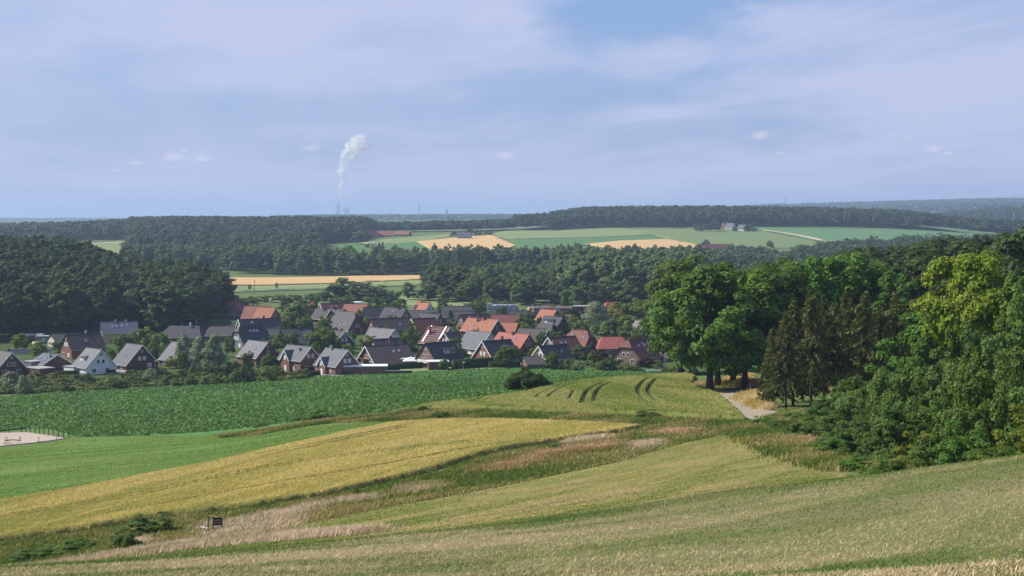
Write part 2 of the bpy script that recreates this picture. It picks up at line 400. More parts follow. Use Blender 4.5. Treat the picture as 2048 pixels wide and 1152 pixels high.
FIELDS = {}
def sheet(name, label, pts, mat, raise_=0.1, rough=0.0, nx=70, ny=60, y0=60, y1=12000, cat='field', tracks=(), jag=0.0, skirt=0.5, register=True, kind='structure', parent=None, edge=None):
    """pts: (px,row) seen from distance y0 on, or ('d',px,Y).  The sheet follows the ground raise_ metres above it."""
    pp = []
    for q in pts:
        pp.append((q[1], math.log(q[2])) if q[0] == 'd' else (q[0], math.log(G(q[0], q[1], y0, y1))))
    # densify the boundary
    bd = []
    for a, b in zip(pp, pp[1:]+pp[:1]):
        k = max(1, int(max(abs(a[0]-b[0])/12, abs(a[1]-b[1])/0.02)))
        for i in range(k):
            t = i/k
            bd.append((a[0]+(b[0]-a[0])*t, a[1]+(b[1]-a[1])*t))
    if jag:
        bd = [(a+rnd.uniform(-1, 1)*jag/math.exp(b)*F, b+rnd.uniform(-1, 1)*jag/math.exp(b)*2.0) for a, b in bd]
    FIELDS[name] = [(lin(a, math.exp(b)), math.exp(b)) for a, b in bd]
    x0, x1 = min(a for a, b in bd), max(a for a, b in bd); l0, l1 = min(b for a, b in bd), max(b for a, b in bd)
    sx, sy = 100.0/(x1-x0), 100.0/(l1-l0)
    gx, gy = np.meshgrid(np.linspace(x0, x1, nx+2)[1:-1], np.linspace(l0, l1, ny+2)[1:-1])
    gx = gx.ravel()+rng.uniform(-.3, .3, gx.size)*(x1-x0)/nx; gy = gy.ravel()+rng.uniform(-.3, .3, gy.size)*(l1-l0)/ny
    ok = inside(bd, gx, gy); gx, gy = gx[ok], gy[ok]
    V2 = [((a-x0)*sx, (b-l0)*sy) for a, b in bd]; nb = len(V2)
    extra = []
    segs = []
    for tr in tracks:                               # wheel tracks: points either side so the crop can drop into them
        pl = smooth_line([(lin(a, G(a, r, y0, y1)), G(a, r, y0, y1)) for a, r in tr[0]], 14)
        segs.append((np.array(pl), tr[1], tr[2]))
        for i in range(len(pl)):
            d = pl[min(i+1, len(pl)-1)]-pl[max(i-1, 0)]; nrm = np.array([-d[1], d[0]])/max(1e-6, np.hypot(*d))
            for o in (-tr[1]-.12, -tr[1]+.05, 0, tr[1]-.05, tr[1]+.12):
                q = pl[i]+nrm*o; extra.append((CX+F*q[0]/q[1], math.log(q[1])))
    if extra:
        ex = np.array(extra); ok = inside(bd, ex[:, 0], ex[:, 1]); ex = ex[ok]
        gx = np.concatenate([gx, ex[:, 0]]); gy = np.concatenate([gy, ex[:, 1]])
    V2 += [((a-x0)*sx, (b-l0)*sy) for a, b in zip(gx, gy)]
    E = [(i, (i+1) % nb) for i in range(nb)]
    ov, oe, of, _ori, *_ = delaunay_2d_cdt([Vector(v) for v in V2], E, [], 1, 1e-5)
    ov = np.array([tuple(v) for v in ov])
    A = ov[:, 0]/sx+x0; B = np.exp(ov[:, 1]/sy+l0)
    X = lin(A, B); zg = CZ+zrel(A, B)
    Z = zg+raise_
    if edge is not None: Z[[i for i, q in enumerate(_ori) if q and min(q) < nb]] = zg[[i for i, q in enumerate(_ori) if q and min(q) < nb]]+edge
    if rough: Z = Z+rng.uniform(-1, 1, len(Z))*rough
    low = np.zeros(len(Z), bool)
    for pl, hw, dep in segs:
        d = np.full(len(Z), 1e9)
        for a, b in zip(pl[:-1], pl[1:]):
            ab = b-a; L2 = max(1e-9, ab@ab)
            t = np.clip(((X-a[0])*ab[0]+(B-a[1])*ab[1])/L2, 0, 1)
            d = np.minimum(d, np.hypot(X-a[0]-t*ab[0], B-a[1]-t*ab[1]))
        k = d < hw
        Z[k] = zg[k]+raise_-dep; low |= k
    V = np.stack([X, B, Z], -1)
    Fs = np.array([f for f in of if len(f) == 3], int)
    # orient up, add a skirt along the border
    a, b, c = V[Fs[:, 0]], V[Fs[:, 1]], V[Fs[:, 2]]
    up = np.cross(b-a, c-a)[:, 2] < 0
    Fs[up] = Fs[up][:, ::-1]
    cnt = {}
    for f in Fs:
        for p_, q_ in ((f[0], f[1]), (f[1], f[2]), (f[2], f[0])): cnt[(p_, q_)] = 1
    be = [(p_, q_) for (p_, q_) in cnt if (q_, p_) not in cnt]
    n0 = len(V); vmap = {}; nv = []; nf = []
    for p_, q_ in be:
        for w in (p_, q_):
            if w not in vmap: vmap[w] = n0+len(nv); nv.append((V[w, 0], V[w, 1], zg[w]-skirt))
        nf += [(q_, p_, vmap[p_]), (q_, vmap[p_], vmap[q_])]
    if nv: V = np.concatenate([V, np.array(nv)]); Fs = np.concatenate([Fs, np.array(nf, int)])
    mats = mat if isinstance(mat, list) else [mat]
    mi = None
    if len(mats) > 1:
        lo2 = np.concatenate([low, np.zeros(len(V)-len(low), bool)])
        mi = lo2[Fs].sum(1) >= 2
    o = link(name, np_mesh(name, V, Fs, mats, mi), parent)
    return props(o, label, cat, kind=kind)

def ribbon(name, label, line, width, mat, dz=0.05, y0=60, y1=12000, cat='path'):
    """line: (px,row) or ('d',px,Y)"""
    L = []
    for q in line:
        if q[0] == 'd': L.append((lin(q[1], q[2]), q[2]))
        else:
            Y = G(q[0], q[1], y0, y1); L.append((lin(q[0], Y), Y))
    L = smooth_line(L, 12); V = []; Fc = []
    for i, p in enumerate(L):
        d = L[min(i+1, len(L)-1)]-L[max(i-1, 0)]; nrm = np.array([-d[1], d[0]])/max(1e-6, np.hypot(*d))
        w = (width if not isinstance(width, (list, tuple)) else width[0]+(width[1]-width[0])*i/len(L))/2
        for o in (-1, -.33, .33, 1):
            q = p+nrm*o*w*(1+0.12*rnd.uniform(-1, 1)); V.append((q[0], q[1], float(H(q[0], q[1]))+dz))
        if i:
            for k in range(3): b = (i-1)*4+k; Fc.append((b, b+1, b+5, b+4))
    o = link(name, np_mesh(name, np.array(V), np.array(Fc), mat, smooth=True))
    return props(o, label, cat, kind='structure')

# crops near by -------------------------------------------------------------
M_SLOPE = field_mat('slope_grass', (0.125, 0.150, 0.045), (0.235, 0.195, 0.10), (0.08, 0.105, 0.03), big=0.10, ang=R(20), stretch=2.5, fine=5.0, fk=0.5)
M_MOWN = field_mat('mown_meadow', (0.10, 0.145, 0.025), (0.165, 0.172, 0.04), (0.27, 0.22, 0.085), big=0.06, ang=R(62), stretch=6.0, fine=2.4, fk=0.55, row=7.0, rk=0.6, patch=((0.26, 0.20, 0.095), 0.50, 0.8), wob=14, bstr=.8)
M_BARLEY = field_mat('ripening_barley', (0.215, 0.185, 0.05), (0.185, 0.18, 0.05), (0.28, 0.23, 0.075), big=0.035, ang=R(70), stretch=9.0, fine=2.6, fk=0.55, row=9.0, rk=0.4, patch=((0.14, 0.165, 0.05), 0.54, 0.6))
M_BARLEYT = field_mat('barley_track', (0.09, 0.11, 0.035), (0.12, 0.13, 0.04), (0.17, 0.16, 0.05), big=0.2, fine=2.0)
M_MEADOW = field_mat('green_meadow', (0.085, 0.152, 0.026), (0.135, 0.205, 0.042), (0.068, 0.125, 0.028), big=0.04, ang=R(14), stretch=8.0, fine=1.6, fk=0.55, row=5.0, rk=0.6, patch=((0.17, 0.26, 0.08), 0.50, 0.6), bstr=1.0, bdist=.3)
M_WHEAT = field_mat('green_wheat', (0.115, 0.14, 0.032), (0.14, 0.155, 0.04), (0.175, 0.175, 0.055), big=0.04, ang=R(65), stretch=4.0, fine=1.6, fk=0.5, row=3.0, rk=0.25, patch=((0.09, 0.125, 0.03), 0.58, 0.5), wob=2)
M_WHEATT = field_mat('wheat_track', (0.035, 0.05, 0.02), (0.05, 0.065, 0.025), (0.08, 0.085, 0.03), big=0.3, fine=2.0)
M_BEET = field_mat('beet_leaves_ground', (0.058, 0.14, 0.026), (0.072, 0.165, 0.034), (0.10, 0.20, 0.08), big=0.02, ang=R(20), stretch=2.0, fine=0.9, fk=0.7, bstr=0.7, bdist=0.3)
M_VERGE = field_mat('verge_soil', (0.085, 0.11, 0.028), (0.12, 0.125, 0.04), (0.18, 0.145, 0.065), big=0.12, fine=2.0, stretch=2)
M_SAND = field_mat('arena_sand', (0.40, 0.33, 0.27), (0.44, 0.37, 0.30), (0.35, 0.28, 0.23), big=0.06, fine=1.0, stretch=5)
M_GRAVEL = field_mat('gravel_track', (0.30, 0.25, 0.20), (0.36, 0.31, 0.25), (0.20, 0.18, 0.10), big=0.25, fine=2.0, stretch=1.5)
M_ASPH = field_mat('asphalt', (0.15, 0.155, 0.17), (0.18, 0.185, 0.20), (0.13, 0.13, 0.14), big=0.15, fine=3.0, stretch=2)
M_LAWN = field_mat('garden_lawn', (0.035, 0.07, 0.018), (0.06, 0.10, 0.025), (0.09, 0.115, 0.04), big=0.06, fine=0.8, stretch=1.2, dirt=((0.14, 0.12, 0.09), 0.4))
M_YARD = plain('paved_yard', (0.30, 0.29, 0.28))

sheet('grass_slope', 'grass slope with dry patches falling away in front of the viewpoint', [('d', -2500, 6), ('d', 4500, 6), ('d', 4500, 70), ('d', 2200, 72), ('d', 1700, 76), ('d', 1300, 74), ('d', 740, 70), ('d', 300, 66), ('d', -300, 66), ('d', -2500, 66)], M_SLOPE, 0.03, nx=160, ny=60, cat='grass slope', skirt=0.3)
sheet('mown_meadow', 'freshly mown olive meadow between the tall verge and the hedge', [('d', 60, 84), ('d', 500, 84), ('d', 900, 84), ('d', 1300, 84), ('d', 1700, 84), ('d', 1800, 92), (1690, 948), (1640, 938), (1540, 905), (1470, 868), (1380, 884), (1240, 925), (1000, 975), (800, 1012), (640, 1043), (600, 1050), ('d', 420, 100)], M_MOWN, 0.06, nx=90, ny=60, y0=84, cat='meadow')
BARLEY_TRACKS = [([(0, 1042), (230, 1004), (520, 944), (800, 905), (940, 890)], .46, .42), ([(0, 1047), (230, 1009), (520, 948), (800, 908), (945, 893)], .46, .42),
                 ([(520, 915), (640, 893), (740, 872), (810, 858)], .46, .42), ([(530, 919), (650, 896), (745, 875), (820, 860)], .46, .42),
                 ([(200, 1040), (500, 985), (760, 940), (980, 898), (1080, 888)], .46, .42), ([(800, 878), (880, 884), (960, 890)], .25, .25)]
sheet('barley_field', 'ripening golden barley field with faint wheel tracks', [(-260, 1052), (-260, 1135), (0, 1084), (180, 1060), (350, 1033), (520, 1013), (640, 995), (850, 948), (1000, 903), (1120, 884), (1240, 866), (1285, 857), (1160, 849), (1000, 843), (860, 844), (780, 851), (640, 881), (400, 935), (180, 977), (0, 1008)], [M_BARLEY, M_BARLEYT], 0.55, 0.05, nx=150, ny=110, y0=90, tracks=BARLEY_TRACKS, jag=0.06, edge=.1, skirt=.2)
sheet('green_meadow', 'bright green mown meadow between the beet field and the barley', [(-260, 1040), (0, 1010), (180, 979), (400, 937), (640, 883), (780, 853), (822, 846), (740, 845), (655, 849), (560, 860), (430, 874), (300, 873), (140, 878), (120, 882), (60, 890), (0, 896), (-260, 925)], M_MEADOW, 0.08, nx=80, ny=60, y0=100, cat='meadow')
BEETTOP = [(-300, 815), (0, 796), (200, 779), (400, 768), (560, 758), (655, 753), (740, 750), (830, 745), (1000, 736), (1150, 737), (1300, 744), (1420, 747), (1560, 740)]
sheet('beet_field', 'broad field of dark green leafy beet below the village', BEETTOP+[('d', 1560, 350), ('d', 1400, 345), ('d', 1250, 335), ('d', 1100, 318), (1000, 797), (880, 812), (780, 824), (700, 833), (640, 842), (560, 858), (430, 872), (300, 871), (145, 874), (105, 862), (50, 858), (-20, 866), (-300, 885)], M_BEET, 0.30, 0.06, nx=120, ny=90, y0=200, jag=0.2)
WT = [([(1162, 814), (1172, 790), (1190, 778), (1212, 769)], .42, .62), ([(1186, 811), (1192, 790), (1202, 780), (1222, 771)], .42, .62),
      ([(1300, 815), (1282, 800), (1275, 785), (1284, 770), (1300, 761)], .42, .62), ([(1324, 812), (1304, 800), (1295, 785), (1303, 772), (1314, 762)], .42, .62),
      ([(1095, 802), (1102, 794), (1118, 784), (1150, 772)], .28, .35), ([(1137, 806), (1142, 795), (1148, 786)], .2, .3), ([(1070, 803), (1078, 795), (1100, 784), (1125, 774)], .2, .3),
      ([(940, 812), (965, 801), (1000, 793)], .25, .35), ([(965, 809), (985, 801), (1010, 792)], .2, .3)]
sheet('wheat_field', 'yellow green wheat field on the rise with dark curving tractor tracks', [(780, 829), (860, 819), (1000, 821), (1150, 826), (1300, 832), (1400, 838), (1492, 842), (1478, 828), (1455, 806), (1436, 793), (1404, 778), ('d', 1385, 285), ('d', 1392, 318), ('d', 1375, 338), ('d', 1320, 336), ('d', 1250, 331), ('d', 1170, 325), ('d', 1100, 314), (1050, 789), (1000, 796), (920, 806), (850, 815)], [M_WHEAT, M_WHEATT], 0.7, 0.05, nx=130, ny=90, y0=150, tracks=WT, jag=0.06, edge=.1, skirt=.2)
sheet('verge_strip', 'rough verge ground under the tall weeds between barley and mown meadow', [('d', -260, 98), ('d', 60, 96), ('d', 420, 99), (600, 1049), (640, 1042), (800, 1011), (1000, 974), (1240, 924), (1380, 883), (1472, 867), (1495, 843), (1400, 840), (1300, 834), (1150, 828), (1000, 823), (860, 821), (780, 831), (700, 836), (640, 844), (660, 848), (740, 844), (822, 846), (870, 842), (1000, 841), (1160, 847), (1287, 856), (1242, 868), (1120, 887), (1000, 906), (850, 951), (640, 998), (520, 1016), (350, 1036), (180, 1063), (0, 1087), (-260, 1138)], M_VERGE, 0.05, nx=110, ny=80, y0=88, cat='verge')
sheet('riding_arena', 'pale sand riding arena behind thin posts', [(-200, 870), (0, 867), (60, 866), (100, 872), (133, 878), (80, 886), (0, 894), (-200, 912)], M_SAND, 0.14, nx=40, ny=16, y0=200, cat='riding arena')
sheet('village_ground', 'lawns and gardens between the village houses', [('d', -400, 440), ('d', 0, 445), ('d', 200, 462), ('d', 400, 485), ('d', 640, 505), ('d', 830, 520), ('d', 1000, 530), ('d', 1300, 490), ('d', 1500, 500), ('d', 1480, 700), ('d', 1400, 880), ('d', 1000, 880), ('d', 600, 860), ('d', 400, 760), ('d', 200, 690), ('d', -400, 650)], M_LAWN, 0.10, nx=90, ny=50, cat='gardens')
sheet('asphalt_road', 'narrow asphalt road passing under the roadside oaks', [('d', 1452, 256), ('d', 1436, 262), ('d', 1438, 268), ('d', 1500, 270), ('d', 1640, 272), ('d', 1900, 276), ('d', 1900, 266), ('d', 1640, 262), ('d', 1530, 259)], M_ASPH, 0.10, nx=40, ny=8, cat='road')
ribbon('gravel_track', 'pale gravel farm track bending towards the road', [(1585, 850), (1540, 836), (1500, 824), (1462, 806), (1440, 796), (1450, 786), ('d', 1464, 259)], [6.2, 4.8], M_GRAVEL, 0.13, y0=150, cat='farm track')

# far fields --------------------------------------------------------------
def ff(name, ca, cb, cc, **k):
    a = dict(big=0.008, stretch=6.0, fine=0.15, fk=0.35, bstr=0.15); a.update(k)
    return field_mat(name, ca, cb, cc, **a)
M_FSTRAW = ff('ripe_wheat', (0.52, 0.35, 0.165), (0.56, 0.385, 0.185), (0.47, 0.31, 0.14), ang=R(70), row=24.0, rk=0.5, wob=3)
M_FPALE = ff('pale_green_crop', (0.17, 0.225, 0.085), (0.20, 0.245, 0.10), (0.23, 0.26, 0.12), ang=R(10))
M_FGREEN = ff('green_crop', (0.075, 0.16, 0.055), (0.09, 0.175, 0.06), (0.11, 0.19, 0.075), ang=R(10))
M_FTEAL = ff('blue_green_crop', (0.09, 0.185, 0.075), (0.105, 0.20, 0.085), (0.125, 0.21, 0.10), ang=R(4))
M_FMIX = ff('striped_crop', (0.12, 0.185, 0.065), (0.145, 0.205, 0.075), (0.20, 0.235, 0.10), ang=R(150), row=18.0, rk=0.6, wob=10)
def far(name, label, pts, mat, r=0.5, y0=1150, cat='field', **k): return sheet(name, label, pts, mat, r, nx=40, ny=16, y0=y0, y1=3200, cat=cat, skirt=1.5, **k)
far('stubble_field', 'long ripe wheat field in front of the poplar belt', [(250, 572), (450, 571), (600, 569), (700, 566), (850, 559), (1060, 556), (1060, 548), (850, 549), (700, 553), (440, 556), (250, 556)], M_FSTRAW, 0.5, y0=900)
far('pale_meadow', 'pale green strip of meadow below the long ripe wheat field', [(250, 590), (460, 586), (560, 582), (700, 577), (860, 570), (1000, 566), (1000, 559), (850, 561), (700, 568), (600, 571), (450, 573), (250, 574)], M_FPALE, 0.4, y0=800, cat='meadow')
far('village_paddock', 'yellowish hay paddock behind the village roofs', [(520, 605), (700, 602), (940, 618), (1110, 612), (1110, 596), (900, 592), (700, 592), (520, 594)], M_FPALE, 0.3, y0=780, cat='meadow')
far('hillside_field', 'dark green crop field beside the lone round tree on the hillside', [(628, 494), (735, 488), (752, 500), (740, 516), (640, 516)], M_FGREEN)
far('hillside_field', 'pale green field below the red roofed farm', [(732, 482), (800, 477), (900, 468), (902, 474), (840, 484), (735, 491)], M_FPALE)
far('hillside_field', 'green field between the path and the ripe wheat on the hillside', [(752, 489), (836, 484), (872, 503), (870, 512), (760, 512)], M_FGREEN)
far('hillside_field', 'ripe orange wheat field in the middle of the hillside', [(834, 484), (900, 477), (985, 471), (1032, 491), (1000, 506), (872, 506)], M_FSTRAW, 0.8)
far('hillside_field', 'pale crop field right under the hilltop wood', [(985, 470), (1020, 461), (1260, 457), (1305, 470), (1160, 476), (1018, 479)], M_FPALE)
far('hillside_field', 'deeper green strip behind the ripe wheat on the hillside', [(1020, 480), (1160, 477), (1308, 471), (1322, 479), (1190, 488), (1100, 500), (1036, 494)], M_FGREEN)
far('hillside_field', 'ripe wheat field beside the long red barn', [(1170, 489), (1245, 482), (1335, 479), (1392, 489), (1400, 506), (1250, 502)], M_FSTRAW, 0.8)
far('hillside_field', 'striped green field below the hilltop farmhouses', [(1262, 457), (1400, 459), (1530, 462), (1642, 483), (1640, 496), (1500, 498), (1395, 490), (1338, 479), (1312, 471)], M_FMIX)
far('hillside_field', 'blue green crop field along the edge of the hilltop wood', [(1500, 454), (1700, 459), (1990, 466), (1960, 478), (1800, 482), (1650, 484), (1560, 466)], M_FTEAL)
far('hillside_field', 'small blue green field below the long red barn', [(1400, 507), (1640, 498), (1640, 516), (1420, 520)], M_FTEAL)
far('hillside_field', 'light green clearing among the woods beyond the dark forest', [(118, 494), (200, 488), (250, 486), (264, 505), (262, 516), (180, 516)], M_FPALE)
M_PATH = plain('dry_track', (0.50, 0.42, 0.27), var=.1, scale=.05)
ribbon('field_track', 'dry field track crossing the hillside below the farmhouses', [(1526, 461), (1570, 467), (1610, 474), (1645, 482)], 9.0, M_PATH, 0.9, 1500, 3000)
ribbon('field_track', 'dry field track beside the lone round tree', [(728, 486), (742, 493), (756, 502)], 8.0, M_PATH, 0.9, 1500, 3000)
ribbon('field_track', 'cream field edge in front of the wood on the far slope', [(116, 493), (160, 490), (215, 487), (252, 485)], 22.0, M_PATH, 0.9, 1500, 3000)
# ---------------------------------------------------------------- buildings
def brick_mat(name, a, b):
    m, t = mat_nodes(name)
    p = t.n('ShaderNodeTexCoord').outputs['Object']
    x, y, z = t.sep(p)
    q = t.comb(t.math('ADD', x, y), z, 0.0)
    br = t.n('ShaderNodeTexBrick', {'Vector': q, 'Color1': (*a, 1), 'Color2': (*b, 1), 'Mortar': (*[min(.5, v*1.5+.03) for v in a], 1), 'Scale': 1.0, 'Mortar Size': 0.012, 'Brick Width': 0.5, 'Row Height': 0.16})
    n = t.noise(p, 0.6, 3.0)
    c = t.mix(t.math('MULTIPLY', t.ss(n, .3, .75), .35), br.outputs[0], tuple(v*.6 for v in a))
    surf(t, c, 0.9, 0.15)
    return m
def tile_mat(name, a, b, rough=0.7, spec=0.35):
    m, t = mat_nodes(name)
    p = t.n('ShaderNodeTexCoord').outputs['Object']
    oi = t.n('ShaderNodeObjectInfo').outputs['Random']
    x, y, z = t.sep(p)
    n = t.noise(p, 0.45, 4.0, .65); n2 = t.noise(t.mapping(p, 0, (3.0, .5, .5)), 1.5, 3.0)
    rows = t.math('FRACT', t.math('MULTIPLY', z, 3.2))
    cols = t.math('FRACT', t.math('MULTIPLY', x, 3.2))
    c = t.mix(t.ss(t.math('ADD', t.math('MULTIPLY', n, .6), t.math('MULTIPLY', n2, .4)), .32, .68), a, b)
    c = t.mix(t.math('MULTIPLY', t.ss(t.noise(p, 1.1, 5.0, .7), .60, .75), .3), c, (0.10, 0.10, 0.07))
    c = t.n('ShaderNodeHueSaturation', {'Color': c, 'Value': t.math('ADD', .86, t.math('MULTIPLY', oi, .28))}).outputs[0]
    hgt = t.math('ADD', t.math('MULTIPLY', rows, -.6), t.math('ABSOLUTE', t.math('SUBTRACT', cols, .5)))
    surf(t, c, rough, spec, hgt, .5, .04)
    return m
MB_ = {
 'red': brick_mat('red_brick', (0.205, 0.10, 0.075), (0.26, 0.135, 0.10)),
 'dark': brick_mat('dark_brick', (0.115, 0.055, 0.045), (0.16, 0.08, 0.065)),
 'brown': brick_mat('brown_brick', (0.19, 0.125, 0.09), (0.24, 0.16, 0.12)),
 'white': plain('white_render', (0.76, 0.77, 0.78), .8, var=.05),
 'cream': plain('cream_render', (0.60, 0.55, 0.44), .8, var=.08),
 'yellow': plain('yellow_render', (0.50, 0.40, 0.18), .8, var=.1),
 'slate': plain('slate_cladding', (0.16, 0.17, 0.20), .6, var=.15),
 'wood': plain('brown_timber', (0.12, 0.065, 0.04), .7, var=.2),
 'grey': plain('grey_concrete', (0.33, 0.33, 0.33), .8, var=.12),
}
MR_ = {
 'grey': tile_mat('grey_tiles', (0.0874, 0.0936, 0.1124), (0.1142, 0.1192, 0.1386)),
 'lgrey': tile_mat('light_grey_tiles', (0.1210, 0.1234, 0.1348), (0.1546, 0.1559, 0.1685)),
 'slate': tile_mat('blue_slate_tiles', (0.0653, 0.0713, 0.0942), (0.0922, 0.0990, 0.1284), .55),
 'dark': tile_mat('anthracite_tiles', (0.0307, 0.0325, 0.0402), (0.0461, 0.0475, 0.0565)),
 'black': tile_mat('black_tiles', (0.020, 0.021, 0.026), (0.032, 0.033, 0.04), .5),
 'brown': tile_mat('dark_brown_tiles', (0.0449, 0.0353, 0.0364), (0.0694, 0.0547, 0.0528)),
 'gbrown': tile_mat('grey_brown_tiles', (0.0612, 0.0557, 0.0578), (0.0864, 0.0780, 0.0803)),
 'red': tile_mat('red_tiles', (0.2460, 0.0697, 0.0558), (0.2952, 0.0902, 0.0722)),
 'orange': tile_mat('orange_tiles', (0.2604, 0.0882, 0.0462), (0.3108, 0.1134, 0.0630)),
 'rust': tile_mat('rust_tiles', (0.1785, 0.0680, 0.0467), (0.2295, 0.0935, 0.0638)),
 'maroon': tile_mat('maroon_tiles', (0.1062, 0.0340, 0.0323), (0.1445, 0.0467, 0.0425)),
}
M_FRAME = plain('white_paint', (0.80, 0.80, 0.80), .5, var=.04)
M_BARGE = M_FRAME
M_GLASS = plain('window_glass', (0.035, 0.045, 0.06), .08, .6, var=.3, scale=.4)
M_BLIND = plain('window_blind', (0.62, 0.62, 0.60), .6, var=.06)
M_SKYL = plain('skylight_glass', (0.20, 0.24, 0.30), .05, .9, var=.2)
M_PV = plain('solar_cells', (0.018, 0.022, 0.045), .12, .7, var=.25, scale=.8)
M_ALU = plain('bare_aluminium', (0.62, 0.64, 0.66), .35, .5, metal=.6)
M_ZINC = plain('zinc_sheet', (0.42, 0.43, 0.45), .45, .5, metal=.2)
M_DOOR = plain('white_door', (0.72, 0.72, 0.72), .5, var=.05)
M_DDOOR = plain('dark_door', (0.06, 0.06, 0.065), .5)
M_TRIM = plain('dark_fascia', (0.05, 0.045, 0.045), .6)
M_WHITE = plain('white_fabric', (0.80, 0.80, 0.82), .8, var=.03)
M_BLACK = plain('black_steel', (0.03, 0.03, 0.033), .5)
M_POST = plain('weathered_post', (0.06, 0.05, 0.04), .9)
M_WOODL = plain('raw_timber', (0.58, 0.40, 0.19), .8, var=.12)
M_SCREEN = plain('blue_grey_netting', (0.36, 0.38, 0.45), .7, var=.2, scale=.5)

HOUSES = []
def face_box(parent, name, mats, org, ux, un, u, z, w, h, d, off):
    """box on a wall: org = wall origin, ux = direction along wall, un = outward normal"""
    b = MB(); c = org+ux*u+un*off+Vector((0, 0, z))
    M = Matrix((( ux.x, un.x, 0, c.x), (ux.y, un.y, 0, c.y), (0, 0, 1, c.z), (0, 0, 0, 1)))
    b.box((0, 0, 0), (w, d, h), 0, M)
    return b.build(name, mats, parent)
def window(parent, org, ux, un, u, z, w=1.15, h=1.25, blind=False, frame=None):
    f = face_box(parent, 'window', frame or M_FRAME, org, ux, un, u, z, w+.22, h+.22, .10, .05)
    n = 2 if w > 1.3 else 1
    b = MB()
    M = lambda c: Matrix(((ux.x, un.x, 0, c.x), (ux.y, un.y, 0, c.y), (0, 0, 1, c.z), (0, 0, 0, 1)))
    for i in range(n):
        b.box((0, 0, 0), (w/n-.1, .06, h-.06), 0, M(org+ux*(u+(i-(n-1)/2)*w/n)+un*.09+Vector((0, 0, z))))
    b.build('pane', M_BLIND if blind else M_GLASS, f)
    return f

